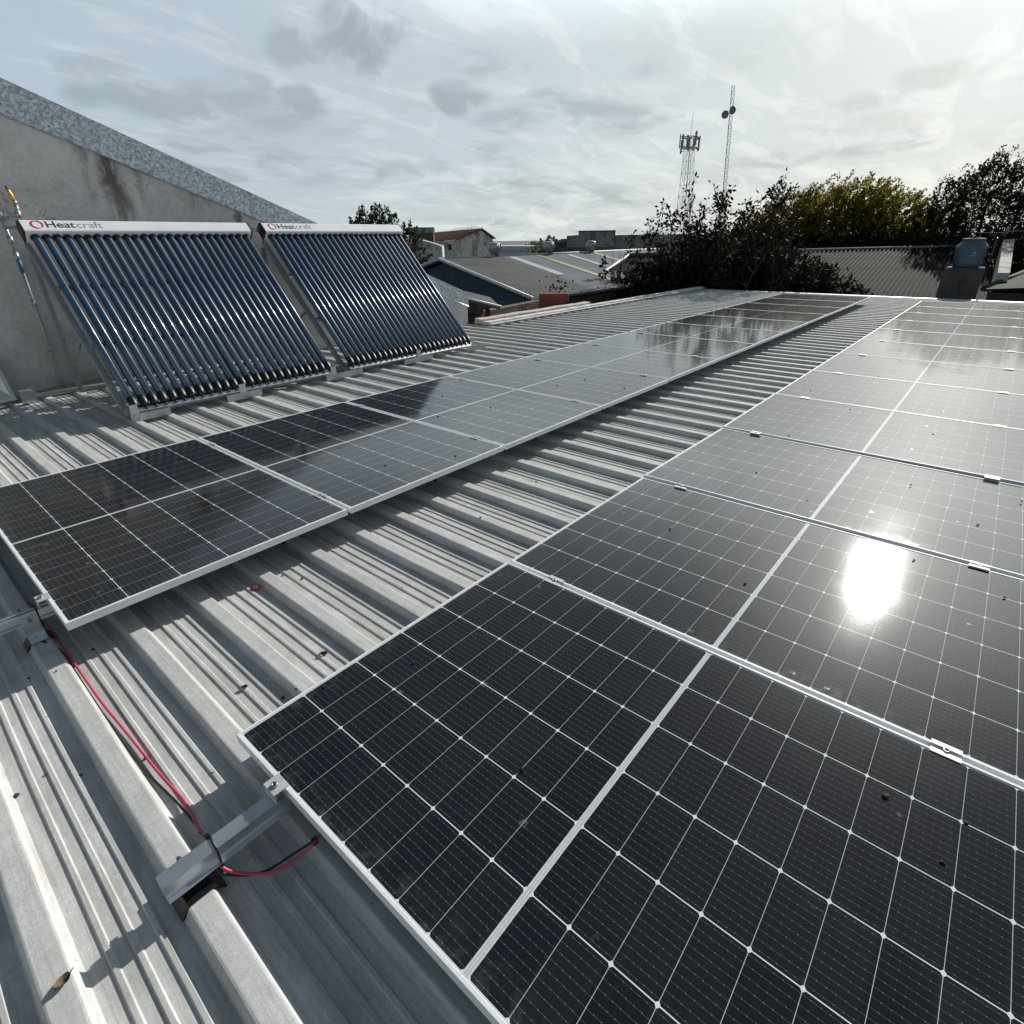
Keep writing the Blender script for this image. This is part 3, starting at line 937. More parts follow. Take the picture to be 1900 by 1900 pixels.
# shift so that the plaster's stains use scene metres
wl.location = (-2, -WY, 5)
for q in wl.data.vertices:
    q.co = Vector((q.co.x + 2, q.co.y + WY, q.co.z - 5))
joints = [-5.0, -2.2, -0.3, 1.80, 4.10 - 0.85 + 0.05, 5.2, 6.775]
joints = [-5.0, -2.0, 0.0, 1.79, 3.29, 5.10, 6.775]
m = MB()
for i in range(len(joints) - 1):
    a, b_ = joints[i], joints[i + 1]
    off = 0.0015 * (i % 2)
    q = [(a - 0.02, WY - 0.012 - off, zbot(a - 0.02)), (b_, WY - 0.012 - off, zbot(b_)), (b_, WY - 0.012 - off, ztop(b_)), (a - 0.02, WY - 0.012 - off, ztop(a - 0.02))]
    vs = [NB(*v_) for v_ in q] + [NB(v_[0], WY - 0.009 - off, v_[2]) for v_ in q]
    m.add(vs, [(0, 1, 2, 3), (7, 6, 5, 4), (0, 4, 5, 1), (1, 5, 6, 2), (2, 6, 7, 3), (3, 7, 4, 0)])
    # top of the cap
    q = [(a - 0.02, WY - 0.012 - off, ztop(a - 0.02)), (b_, WY - 0.012 - off, ztop(b_)), (b_, WY + 0.25, ztop(b_)), (a - 0.02, WY + 0.25, ztop(a - 0.02))]
    m.add([NB(*v_) for v_ in q] + [NB(v_[0], v_[1], v_[2] - 0.003) for v_ in q], [(0, 1, 2, 3), (7, 6, 5, 4), (0, 4, 5, 1), (1, 5, 6, 2), (2, 6, 7, 3), (3, 7, 4, 0)])
    # folded drip at the lower edge
    q = [(a - 0.02, WY - 0.022 - off, zbot(a - 0.02) - 0.008), (b_, WY - 0.022 - off, zbot(b_) - 0.008), (b_, WY - 0.0125 - off, zbot(b_) + 0.002), (a - 0.02, WY - 0.0125 - off, zbot(a - 0.02) + 0.002)]
    m.add([NB(*v_) for v_ in q] + [NB(v_[0], v_[1] + 0.002, v_[2] - 0.001) for v_ in q], [(0, 1, 2, 3), (7, 6, 5, 4), (0, 4, 5, 1), (1, 5, 6, 2), (2, 6, 7, 3), (3, 7, 4, 0)])
m.build('flashing', 'spangle', nb)
# standing seams over the joints, and the shed roof behind
m = MB()
for a in joints[1:-1]:
    m.prism([(a - 0.006, zbot(a)), (a + 0.006, zbot(a)), (a + 0.006, ztop(a)), (a - 0.006, ztop(a))], 1, WY - 0.0165, WY - 0.0136, T=NB)
m.build('seam', 'steel', nb)
m = MB()
m.slab([NB(-5, WY + 0.25, ztop(-5) - 0.15), NB(6.7, WY + 0.25, ztop(6.7) - 0.15), NB(6.7, 16, ztop(6.7) - 0.15), NB(-5, 16, ztop(-5) - 0.15)], 0.05)
m.build('roof', 'greyroof', nb)
m = MB()
m.box(6.55, 6.76, WY + 0.22, 9.2, -5, zbot(6.76) - 0.02, T=NB)
m.build('side_wall', 'greywall', nb)

# lean-to eave behind the end of that wall, in the shade
lt = thing('lean_to', 'dark lean-to with a thin white eave behind the end of the plastered wall', 'lean-to', (7.8, 6.9, -5))
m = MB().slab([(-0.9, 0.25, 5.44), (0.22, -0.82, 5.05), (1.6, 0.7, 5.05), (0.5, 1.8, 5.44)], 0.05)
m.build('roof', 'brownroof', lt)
m = MB().tube([(-0.9, 0.22, 5.445), (0.22, -0.85, 5.055)], 0.022, 6)
m.build('eave_edge', 'whitetrim', lt)
m = MB().tube([(0.15, -0.55, 0), (0.15, -0.55, 5.0)], 0.05, 6)
m.build('post', 'bark', lt)

# dark brick boundary wall seen over the coping
bw = MB()
bw.prism([(0, 0), (0.2, 0.0), (0.2, 4.85), (0, 4.85)], 1, 0, 5.6)
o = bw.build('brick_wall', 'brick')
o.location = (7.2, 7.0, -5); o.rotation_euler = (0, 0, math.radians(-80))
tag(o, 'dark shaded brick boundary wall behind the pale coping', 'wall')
pl = thing('brick_pier', 'short pier of broken red hollow bricks standing on the coping', 'brick pier', (9.74, 6.10, -0.14))
m = MB()
m.box(-0.30, 0.28, -0.15, 0.15, -0.1, 0.135)
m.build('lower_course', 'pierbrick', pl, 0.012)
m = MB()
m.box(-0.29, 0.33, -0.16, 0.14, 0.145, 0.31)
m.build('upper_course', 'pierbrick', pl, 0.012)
m = MB()
m.box(-0.28, 0.27, -0.13, 0.13, 0.1335, 0.147)
m.build('mortar', 'concrete', pl)
pl.rotation_euler = (0, 0, math.radians(-50))
m = MB()
m.box(-0.3, 0.3, -0.2, 0.2, 0, 4.78)
m.build('base', 'concrete', pl, 0, (0, 0, -4.88))

# ------------------------------------------------------------------ evacuated tube collectors
ANG = math.radians(45.6)
CA, SA = math.cos(ANG), math.sin(ANG)
FY = 3.97


def TT(x, s, n): return (x, s * CA - n * SA, s * SA + n * CA)


def text_mesh(body, size, mat, offset=0.0):
    cu = bpy.data.curves.new('lettering', 'FONT')
    cu.body = body; cu.size = size; cu.extrude = 0.0004; cu.offset = offset
    o = bpy.data.objects.new('lettering', cu)
    COL.objects.link(o)
    dg = bpy.context.evaluated_depsgraph_get()
    me = bpy.data.meshes.new_from_object(o.evaluated_get(dg))
    wdt = max((v.co.x for v in me.vertices), default=0)
    bpy.data.objects.remove(o)
    me.materials.clear(); me.materials.append(MAT[mat])
    return me, wdt


TN = 25
# tube, cup and seal are modelled upright and tilted as a whole
TUBE = MB().tube([(0, 0, 0.045), (0, 0, 1.74)], 0.0285, 20).mesh('glass_tube', 'tube')
cb = MB().tube([(0, 0, s) for s in (-0.035, -0.028, -0.012, 0.018, 0.058, 0.064)], [0.012, 0.024, 0.031, 0.034, 0.034, 0.031], 14)
cb.tube([(0, 0, s) for s in (-0.058, -0.034)], [0.009, 0.011], 8)
CUP = cb.mesh('end_cup', 'rubber')
SEAL = MB().tube([(0, 0, s) for s in (1.725, 1.765)], [0.034, 0.034], 14).mesh('seal_ring', 'rubber')
TILT = -(math.pi / 2 - ANG)


def collector(label, x0, x1, feet):
    t = thing('tube_collector', label, 'solar water heater', (x0, FY, 0.02), 'evacuated tube collectors')
    L_ = x1 - x0
    # header box: rounded aluminium casing
    h0, h1 = 1.745, 1.885
    poly = [(h0, -0.055), (h0, 0.052), (h0 + 0.008, 0.060), (h0 + 0.022, 0.062), (h1 - 0.030, 0.062), (h1 - 0.010, 0.052), (h1, 0.030), (h1, -0.055)]
    hd = MB().prism(poly, 0, 0.012, L_ - 0.012, T=lambda x, s, n: TT(x, s, n))
    hb = hd.build('header_box', 'alu_white', t, 0.002)
    for xa, xb in ((0.0, 0.0115), (L_ - 0.0115, L_)):
        pe = [(s, n) for s, n in poly]
        cs, cn = sum(p[0] for p in poly) / 8, sum(p[1] for p in poly) / 8
        pe = [(cs + (s - cs) * 1.05, cn + (n - cn) * 1.05) for s, n in poly]
        MB().prism(pe, 0, xa, xb, T=lambda x, s, n: TT(x, s, n)).build('end_cap', 'rubber', hb)
    # logo on the sloping front: red ring of two flames, bold and light lettering
    rot = Matrix(((1, 0, 0), (0, CA, -SA), (0, SA, CA)))
    bx, bs, bn = 0.175, h0 + 0.040, 0.0625
    for body, mat, off, adv in (('Heat', 'logo_dark', 0.0013, None), ('craft', 'logo_grey', -0.0004, None)):
        me, wd = text_mesh(body, 0.098, mat, off)
        for v_ in me.vertices:
            q = rot @ Vector((v_.co.x * 1.12, v_.co.y, v_.co.z))
            o_ = Vector(TT(bx, bs, bn))
            v_.co = o_ + q
        lo = link('lettering', me, hb)
        bx += wd * 1.12 + 0.006
    for sgn, a0, a1, r0, r1 in ((1, 100, 290, 0.030, 0.048), (1, -60, 110, 0.030, 0.046)):
        vs = []; fs = []; n = 18
        for i in range(n + 1):
            a = math.radians(a0 + (a1 - a0) * i / n)
            tpr = math.sin(math.pi * (i + 0.6) / (n + 1.2)) ** 0.6
            rm = (r0 + r1) / 2
            for r in (rm - (r1 - r0) / 2 * tpr, rm + (r1 - r0) / 2 * tpr):
                vs.append(TT(0.118 + 0.002 * sgn + r * math.cos(a), bs + 0.032 + r * math.sin(a), bn + 0.0004))
        for i in range(n): fs.append((i * 2, i * 2 + 1, i * 2 + 3, i * 2 + 2))
        MB().add(vs, fs).build('emblem', 'logo_red', hb)
    # tubes
    pit = (L_ - 0.15) / (TN - 1)
    for i in range(TN):
        x = 0.075 + pit * i
        o = link('glass_tube', TUBE, t, (x + random.uniform(-.0015, .0015), 0, 0))
        o.rotation_euler = (TILT + random.uniform(-.002, .002), 0, random.uniform(-.0015, .0015))
        link('end_cup', CUP, o); link('seal_ring', SEAL, o)
    # frame: bottom rail, cross bars, side and middle rails
    fm = MB()
    fm.prism([(-0.045, -0.075), (0.010, -0.075), (0.010, -0.040), (-0.045, -0.040)], 0, 0.02, L_ - 0.02, T=TT)
    fm.prism([(-0.075, -0.040), (-0.040, -0.040), (-0.040, -0.002), (-0.075, -0.002)], 0, 0.025, L_ - 0.025, T=TT)
    fm.build('bottom_rail', 'alu_raw', t)
    for s in (0.62, 1.22):
        MB().prism([(s, -0.062), (s + 0.035, -0.062), (s + 0.035, -0.034), (s, -0.034)], 0, 0.03, L_ - 0.03, T=TT).build('cross_bar', 'alu_raw', t)
    for x in (0.0, L_ / 2 - 0.02, L_ - 0.042):
        MB().box(x, x + 0.042, -0.05, h0 + 0.01, -0.115, -0.0755, T=TT).build('side_rail', 'steel', t)
    # rear legs and braces
    for x in (0.02, L_ - 0.06):
        MB().box(x, x + 0.036, 1.36, 1.40, -0.10, 1.13).build('rear_leg', 'steel', t)
        MB().tube([(x + 0.018, 1.37, 0.12), (x + 0.018, 0.62, 0.52)], 0.016, 6).build('brace', 'steel', t)
    for (fa, fb, xb) in feet:
        f = MB()
        f.box(fa - x0, fb - x0, -0.085, -0.081, -0.119, -0.060)
        f.box(fa - x0, fb - x0, -0.0808, -0.030, -0.119, -0.115)
        ft = f.build('foot_bar', 'steel', t)
        for q in xb:
            br = MB()
            br.box(q - x0 - 0.03, q - x0 + 0.03, -0.0795, -0.0755, -0.100, 0.015)
            br.box(q - x0 - 0.015, q - x0 + 0.015, -0.0754, 0.02, -0.06, -0.050)
            br.tube([(q - x0, -0.09, -0.075), (q - x0, -0.078, -0.075)], 0.008, 6)
            br.build('bracket', 'alu_raw', ft)
    return t


collector('near evacuated tube collector with blue glass tubes, left of the pair', 0.965, 2.945, [(0.97, 1.27, (1.01,)), (1.75, 2.08, (1.91,)), (2.78, 3.23, (2.88,))])
collector('far evacuated tube collector with white streaked tubes, right of the pair', 3.085, 5.045, [(3.825, 4.26, (4.05,)), (4.87, 5.22, (4.98,))])
tag(MB().tube([(2.94, 5.235, 1.325), (3.09, 5.235, 1.325)], [0.017, 0.017], 10).build('pipe_union', 'steel'), 'short metal pipe union joining the two collector headers', 'pipe')

# ------------------------------------------------------------------ plumbing on the wall
PY = WY - 0.075
pp = thing('water_pipe', 'thin grey water pipe with a yellow valve climbing the wall beside the near collector', 'pipe', (0.93, PY, -0.12))


def PT(x, y, z): return (x - 0.93, y - PY, z + 0.12)


m = MB()
m.tube([PT(0.925, PY, -0.10), PT(0.945, PY, 0.55), PT(0.955, PY, 1.00)], 0.013, 10)
m.tube([PT(0.955, PY, 1.10), PT(0.95, PY, 1.44)], 0.013, 10)
m.build('riser', 'steel', pp)
m = MB(); m.tube([PT(-0.2, PY, 1.445), PT(1.05, PY, 1.445), PT(1.075, PY, 1.455), PT(1.082, PY, 1.49), PT(1.082, PY, 1.53)], 0.013, 10)
m.build('branch', 'steel', pp)
m = MB()
for (x, z, r) in ((0.95, 1.445, .022), (1.075, 1.455, .021), (0.953, 1.25, .022), (0.953, 1.12, .02), (0.93, 0.26, .017), (0.95, 0.72, .017), (0.98, 1.445, .018)):
    m.tube([PT(x, PY, z - 0.03), PT(x, PY, z + 0.03)], r, 10)
m.tube([PT(0.95, PY, 1.345), PT(0.975, PY - 0.18, 1.345), PT(1.0, PY - 0.36, 1.345)], 0.014, 8)
m.build('fitting', 'steel', pp)
m = MB().tube([PT(0.954, PY, 0.985), PT(0.955, PY, 1.095)], 0.018, 10)
m.build('blue_joint', 'bluejoint', pp)
m = MB()
m.tube([PT(1.082, PY, 1.53), PT(1.082, PY, 1.56)], 0.015, 10)
v1 = m.build('valve_neck', 'steel', pp)
m = MB()
m.lathe([(0.014, 0), (0.018, 0.012), (0.018, 0.050), (0.014, 0.062), (0.013, 0.078), (0.007, 0.085)], 12, T=lambda x, y, z: PT(1.078 + x - z * 0.15, PY + y, 1.56 + z))
m.build('yellow_valve', 'brass', pp)
m = MB().tube([PT(1.064, PY, 1.645), PT(1.058, PY, 1.672)], 0.007, 8)
m.build('valve_tip', 'rubber', pp)
m = MB()
m.tube([(-0.4, 5.52, -0.075), (2.9, 5.52, -0.078)], 0.022, 10)
m.tube([(0.60, 5.52, -0.075), (0.64, 5.52, -0.075)], 0.028, 10)
o = m.build('drain_pipe', 'pvc'); tag(o, 'grey pipe lying along the foot of the plastered wall', 'pipe')
m = MB().tube([(0.72, PY, -0.07), (0.93, PY, -0.05), (2.6, PY, -0.05)], 0.012, 8)
o = m.build('supply_pipe', 'pvc'); tag(o, 'thinner pipe close to the wall foot, behind the drain pipe', 'pipe')
m = MB()
m.slab([(0.14, 5.45, -0.09), (0.52, 5.40, -0.06), (0.50, 5.62, 0.42), (0.12, 5.64, 0.45)], 0.004)
o = m.build('metal_sheet', 'palesheet'); tag(o, 'offcut of zinc sheet leaning on the wall foot at the left edge', 'metal sheet')
m = MB()
m.box(0.555, 0.665, 5.42, 5.50, -0.099, 0.0)
o = m.build('pipe_support', 'steel', None, 0.006); tag(o, 'small metal block under the drain pipe beside the zinc sheet', 'block')

# ------------------------------------------------------------------ litter


def crumb(name, mat, label, cat, x, y, z, r, group, flat=0.6, seed=0):
    bm = bmesh.new()
    bmesh.ops.create_icosphere(bm, subdivisions=2, radius=r)
    rr = random.Random(seed)
    for v_ in bm.verts:
        k = 1 + rr.uniform(-0.28, 0.28)
        v_.co = Vector((v_.co.x * k * 1.25, v_.co.y * k, v_.co.z * k * flat))
    me = bpy.data.meshes.new(name)
    bm.to_mesh(me); bm.free()
    me.materials.append(MAT[mat])
    o = link(name, me, None, (x, y, z + r * flat * 0.8))
    o.rotation_euler = (0, 0, rr.uniform(0, 6.28))
    tag(o, label, cat, group)
    return o


def curled_leaf(label, x, y, z, ln, group, seed, mat='dryleaf'):
    rr = random.Random(seed)
    vs = []; fs = []
    n, k = 6, 3
    for i in range(n + 1):
        u = i / n
        wd = 0.36 * ln * math.sin(math.pi * (0.06 + 0.94 * u)) ** 0.8
        for j in range(-k, k + 1):
            q = j / k
            vs.append(((u - 0.5) * ln, q * wd, 0.25 * ln * (q * q) * (0.6 + 0.5 * u) + 0.12 * ln * (2 * u - 1) ** 2 + rr.uniform(-.02, .02) * ln))
    wth = 2 * k + 1
    for i in range(n):
        for j in range(wth - 1):
            fs.append((i * wth + j, i * wth + j + 1, (i + 1) * wth + j + 1, (i + 1) * wth + j))
    mb = MB().add(vs, fs, True)
    mb.tube([(-0.5 * ln, 0, 0.12 * ln), (-0.75 * ln, 0.03 * ln, 0.2 * ln)], 0.0012, 5)
    me = mb.mesh('dry_leaf', mat)
    o = link('dry_leaf', me, None, (x, y, z + 0.002))
    o.rotation_euler = (rr.uniform(-.25, .25), rr.uniform(-.25, .25), rr.uniform(0, 6.28))
    tag(o, label, 'dry leaf', group)


FLOOR = VAL + 0.001
curled_leaf('brown curled dry leaf alone at the lower left corner of the roof', -0.475, -0.235, RIB_TOP, 0.032, 'dry leaves on the roof', 1)
curled_leaf('dry leaf on open roof between the rows, left of the nearest panel corner', 0.14, 0.30, FLOOR, 0.026, 'dry leaves on the roof', 2)
crumb('brick_shard', 'redshard', 'small red brick shard on the roof just right of the darkest panel', 'brick shard', 0.45, 0.83, FLOOR, 0.013, None, 0.6, 5)
curled_leaf('thin dry leaf on the roof beside the long edge of the nearest panel', 0.40, 0.24, FLOOR, 0.030, 'dry leaves on the roof', 3)
crumbs = [(-0.24, 0.84), (-0.12, 0.92), (-0.31, 0.33), (-0.37, 0.41), (-0.44, 0.39), (-0.31, 0.92), (0.95, 0.97), (-0.17, 0.25), (-0.186, 0.87), (0.58, 0.84), (0.62, 0.75), (3.19, 0.25), (2.94, 0.36), (0.20, 0.16), (0.235, 0.13), (-0.07, 0.05), (1.5, 0.5), (2.1, 0.6), (0.85, 0.35), (-0.62, 0.1), (1.75, 2.9), (1.2, 3.1), (2.45, 3.2)]
for i, (x, y) in enumerate(crumbs):
    ph = (x - 0.24 + 0.016) % 0.25
    z = RIB_TOP if ph < 0.082 else FLOOR
    crumb('crumb', 'stone' if i % 3 else 'dryleaf', 'small brown crumb of debris lying on the ribbed roof', 'debris', x, y, z, random.uniform(0.003, 0.0065), 'crumbs on the roof', 0.6, 20 + i)
seeds = [(0.9, -1.38), (0.8, -1.5), (0.94, -1.53), (0.41, -0.67), (0.49, -0.16), (0.91, -0.31), (0.25, -0.03), (1.82, -0.39), (1.59, -0.81), (2.52, -0.79), (2.73, -1.46), (2.19, -1.28), (2.09, -1.57), (3.17, -1.61), (2.74, -0.47), (3.53, -0.42), (3.07, -1.16), (4.89, -0.21), (5.84, -0.56), (5.76, -1.21), (4.13, -1.15), (6.77, -0.61), (6.75, -0.25), (6.64, -1.11), (4.45, -0.6), (7.4, -0.4)]
for i, (x, y) in enumerate(seeds):
    crumb('seed', 'seed', 'small black seed or dropping lying on the right-hand panels', 'debris', x, y, -0.0022, 0.0045 if i else 0.0068, 'dark seeds on the right-hand panels', 0.7, 60 + i)
for i, (x, y) in enumerate([(2.74, 2.09), (2.73, 1.54), (2.32, 1.69), (1.81, 0.99), (3.94, 1.47), (3.89, 1.03), (3.62, 1.55), (1.45, 1.2)]):
    crumb('seed', 'seed', 'small black seed or dropping lying on the left-hand panels', 'debris', x, y, LZ - 0.0022, 0.0055, 'dark seeds on the left-hand panels', 0.7, 90 + i)

# ------------------------------------------------------------------ blue shed with vents
sh = thing('blue_shed', 'shed with dark blue gable and long grey sheet roof behind the brick pier', 'building', (12, 10, -5))


def SH(x, y, z): return (x - 12, y - 10, z + 5)


A_, E_ = (11.95, 11.91, 0.71), (11.05, 7.66, -0.12)
G_ = (12.9, 16.2, -0.12)
Bz, Fz = (26.5, 12.1, 0.72), (26.0, 7.85, -0.12)
H_ = (27.0, 16.2, -0.12)
m = MB()
din = 0.18
gp = [(E_[0] + din, E_[1] + 0.2, E_[2] - 0.10), (A_[0] + din, A_[1], A_[2] - 0.10), (G_[0] + din, G_[1] - 0.2, G_[2] - 0.10), (G_[0] + din, G_[1] - 0.2, -5), (E_[0] + din, E_[1] + 0.2, -5)]
m.add([SH(*q) for q in gp] + [SH(q[0] + 0.12, q[1], q[2]) for q in gp], [(0, 1, 2, 3, 4), (9, 8, 7, 6, 5)] + [(i, (i + 1) % 5, 5 + (i + 1) % 5, 5 + i) for i in range(5)])
m.build('gable_wall', 'bluesheet', sh)
m = MB(); m.slab([SH(*A_), SH(*E_), SH(*Fz), SH(*Bz)], 0.06); m.build('roof_slope', 'greyroof', sh)
m = MB(); m.slab([SH(*A_), SH(*Bz), SH(*H_), SH(*G_)], 0.06); m.build('roof_slope', 'greyroof', sh)
m = MB()
m.tube([SH(A_[0] - .02, A_[1], A_[2] + 0.01), SH(E_[0] - .02, E_[1], E_[2] + 0.01)], 0.045, 6)
m.tube([SH(A_[0] - .02, A_[1], A_[2] + 0.01), SH(G_[0] - .02, G_[1], G_[2] + 0.01)], 0.045, 6)
m.build('barge_trim', 'whitetrim', sh)
m = MB(); m.tube([SH(A_[0], A_[1], A_[2] + 0.01), SH(Bz[0], Bz[1], Bz[2] + 0.01)], 0.04, 6); m.build('ridge_cap', 'palesheet', sh)


def on_slope(x, f, up=0.0):
    """point on the near slope: x along the ridge, f = 0 at ridge .. 1 at eave"""
    u = (x - A_[0]) / (Bz[0] - A_[0])
    r = Vector(A_).lerp(Vector(Bz), u); e = Vector(E_).lerp(Vector(Fz), u)
    q = r.lerp(e, f); return SH(q.x, q.y, q.z + up)


def strip(x0, x1, f0, f1, mat, nm):
    m = MB(); m.slab([on_slope(x0, f0, 0.012), on_slope(x0, f1, 0.012), on_slope(x1, f1, 0.012), on_slope(x1, f0, 0.012)], 0.01); m.build(nm, mat, sh)


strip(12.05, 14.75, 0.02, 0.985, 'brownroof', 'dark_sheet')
strip(14.95, 15.35, 0.04, 0.60, 'palestrip', 'skylight_strip')
strip(16.55, 16.85, 0.02, 0.93, 'yellowstrip', 'skylight_strip')
strip(18.3, 18.6, 0.05, 0.50, 'palestrip', 'skylight_strip')
strip(20.2, 20.5, 0.02, 0.93, 'yellowstrip', 'skylight_strip')
strip(22.6, 22.9, 0.02, 0.93, 'yellowstrip', 'skylight_strip')
m = MB(); m.box(11.4, 25.9, 8.1, 15.9, -5, -0.25, T=SH); m.build('wall', 'brownwall', sh)

vt = MB()
T0 = [(0.13, 0.0), (0.13, 0.13), (0.155, 0.135)]
vt.lathe(T0 + [(0.15, 0.15)], 18)
vent0 = None
for (x, lab) in ((14.5, 'round turbine vent on the blue shed ridge, nearest of three'), (17.5, 'round turbine vent in the middle of the blue shed ridge'), (20.3, 'round turbine vent on the blue shed ridge, by the shrub')):
    v_ = thing('turbine_vent', lab, 'roof vent', (x, 12.0, 0.70), 'turbine vents on the shed ridge')
    if vent0 is None:
        vent0 = v_
        MB().lathe([(0.14, -0.1), (0.13, 0.12), (0.16, 0.125), (0.16, 0.15)], 18).build('vent_neck', 'greywall', v_)
        hd = MB()
        nv = 20
        for k in range(nv):
            a = 2 * math.pi * k / nv
            vs = []
            for i in range(7):
                u = i / 6
                r = 0.15 + 0.085 * math.sin(math.pi * (0.12 + 0.76 * u))
                for da in (0.0, 0.27):
                    aa = a + da + 0.35 * u
                    rr_ = r - (0.02 if da else 0)
                    vs.append((rr_ * math.cos(aa), rr_ * math.sin(aa), 0.15 + 0.24 * u))
            hd.add(vs, [(2 * i, 2 * i + 1, 2 * i + 3, 2 * i + 2) for i in range(6)])
        hd.lathe([(0.185, 0.385), (0.17, 0.40), (0.09, 0.43), (0.0, 0.44)], 18)
        hd.lathe([(0.13, 0.155), (0.15, 0.385)], 14)
        hd.build('turbine_head', 'steel', v_)
    else:
        for ch in vent0.children:
            c = ch.copy(); COL.objects.link(c); c.parent = v_

# ------------------------------------------------------------------ old stained house
oh = thing('old_house', 'old stained house with red tiled gable roof and a boxy rooftop tank room', 'house', (56, 56, -5))
# local frame: u to the right as seen from the roof, d away
uq = Vector((0.700, -0.714, 0.0)); dq = Vector((0.714, 0.700, 0.0))


def OH(u, d, z):
    q = uq * u + dq * d
    return (q.x, q.y, z + 5)


m = MB()
m.prism([(0, -5), (5.0, -5), (4.9, 1.45), (4.6, 1.75), (3.1, 2.65), (0, 1.45)], 1, 0, 0.3, T=OH)
m.build('gable_wall', 'limewall', oh)
m = MB(); m.box(-2.35, -0.003, 0.45, 0.75, -5, 1.2, T=OH); m.build('wall', 'limewall', oh)
def OG(x, y, z): return (x - 56, y - 56, z + 5)


m = MB(); m.slab([OG(58.25, 53.2, 2.62), OG(59.37, 63.4, 2.35), OG(55.6, 62.2, 1.02), OG(55.85, 55.3, 1.48)], 0.10); m.build('roof', 'redtile', oh)
m = MB(); m.slab([OG(58.25, 53.2, 2.62), OG(59.4, 51.9, 1.45), OG(64.5, 59.0, 1.45), OG(59.37, 63.4, 2.35)], 0.10); m.build('roof', 'redtile', oh)
m = MB(); m.add([OG(55.95, 55.5, 1.36), OG(55.75, 62.0, 0.92), OG(55.75, 62.0, -5), OG(55.95, 55.5, -5), OG(56.15, 55.5, 1.36), OG(55.95, 62.0, 0.92), OG(55.95, 62.0, -5), OG(56.15, 55.5, -5)], [(0, 1, 2, 3), (7, 6, 5, 4), (0, 4, 5, 1), (1, 5, 6, 2), (2, 6, 7, 3), (3, 7, 4, 0)]); m.build('wall', 'limewall', oh)
m = MB(); m.box(-1.0, -0.1, 0.40, 0.448, 0.15, 0.80, T=OH); wn = m.build('window', 'darkhole', oh)
m = MB(); m.box(-0.58, -0.52, 0.385, 0.397, 0.15, 0.80, T=OH); m.box(-1.0, -0.1, 0.386, 0.398, 0.45, 0.50, T=OH); m.build('frame', 'greywall', wn)
m = MB()
m.box(-5.9, -2.75, -1.5, 1.5, -5, 2.15, T=OH)
m.build('tank_room', 'brownwall', oh)
m = MB(); m.box(-6.0, -2.65, -1.6, 1.6, 2.16, 2.80, T=OH); m.build('tank_room_top', 'greywall', oh)
m = MB()
for i in range(22):
    u = i / 21 * 0.62
    q = Vector((58.25, 53.2, 2.62)).lerp(Vector((59.37, 63.4, 2.35)), u)
    m.tube([OG(q.x, q.y, q.z), OG(q.x + random.uniform(-.05, .05), q.y, q.z + random.uniform(0.12, .34))], 0.03, 4)
m.build('roof_tuft', 'leaf_dark', oh)
ow = thing('stained_outhouse', 'lower white stained house wall with a red roof, left of the old house', 'house', (37.0, 46.0, -5))


def OW(u, d, z):
    q = uq * u + dq * d
    return (q.x, q.y, z + 5)


m = MB(); m.prism([(0, -5), (5.2, -5), (5.2, 0.75), (3.2, 1.35), (1.6, 0.85), (0, 0.55)], 1, 0, 5, T=OW); m.build('wall', 'limewall', ow)
m = MB(); m.slab([OW(-2.0, -0.1, 0.72), OW(1.65, -0.1, 0.98), OW(3.0, 5, 1.5), OW(-2.0, 5, 1.15)], 0.1); m.build('roof', 'redtile', ow)
m = MB(); m.box(-2.4, 0.9, 5.5, 7.5, -5, 1.75, T=OW); m.build('rear_block', 'greywall', ow)
m = MB(); m.tube([OW(-0.2, -0.05, -1), OW(-0.2, -0.05, 2.6)], 0.05, 6); m.build('vent_pipe', 'whitetrim', ow)

# far grey buildings right of the house
fb_ = thing('parapet_building', 'far grey building with stepped parapets left of the shrub top', 'building', (57, 39, -5))
uf = Vector((0.52, -0.854, 0.0)); df = Vector((0.854, 0.52, 0.0))


def FB(u, d, z):
    q = uf * u + df * d; return (q.x, q.y, z + 5)


m = MB(); m.box(-1.8, 5.5, 0.3, 5, -5, 0.35, T=FB); m.build('base', 'brownwall', fb_)
m = MB(); m.prism([(-0.0, 0.353), (5.5, 0.353), (5.5, 1.95), (1.35, 1.95), (1.35, 1.62), (0.0, 1.55)], 1, 0.5, 5, T=FB); m.build('upper_wall', 'greywall', fb_)
m = MB(); m.box(-1.7, -0.01, 0.8, 4, 0.354, 0.98, T=FB); m.build('side_block', 'brownwall', fb_)
m = MB(); m.box(-0.9, -0.012, 4.1, 6, 0.4, 1.25, T=FB); m.build('rear_block', 'greywall', fb_)
m = MB(); m.box(5.52, 14, 1, 6, -5, 1.55, T=FB); m.build('wing', 'greywall', fb_)
m = MB(); m.box(1.30, 5.55, 0.44, 5.1, 1.953, 2.05, T=FB); m.build('parapet_cap', 'brownwall', fb_)
fw = MB()
fw.slab([(95.6, 86.4, -0.1), (96.6, 85.4, 0.05), (102.5, 78.6, -0.15), (104, 80, 0.0)], 0.2)
fw.v = []; fw.f = []; fw.s = []
fw = MB()
uw = Vector((0.645, -0.764, 0)); dw = Vector((0.764, 0.645, 0))


def FW(u, d, z):
    q = uw * u + dw * d; return (q.x, q.y, z + 5)


fwt = thing('far_warehouse', 'pale long warehouse on the horizon behind the shed vents', 'building', (96.5, 85.5, -5))
m = MB(); m.prism([(-4, -5), (12, -5), (12, -0.9), (-4, -0.7)], 1, 0, 30, T=FW); m.build('wall', 'palesheet', fwt)
m = MB(); m.prism([(-4.3, -0.7), (12.3, -0.9), (12.3, -0.2), (6, 0.05), (-1, 0.1), (-4.3, 0.0)], 1, -0.3, 30, T=FW); m.build('roof', 'palesheet', fwt)

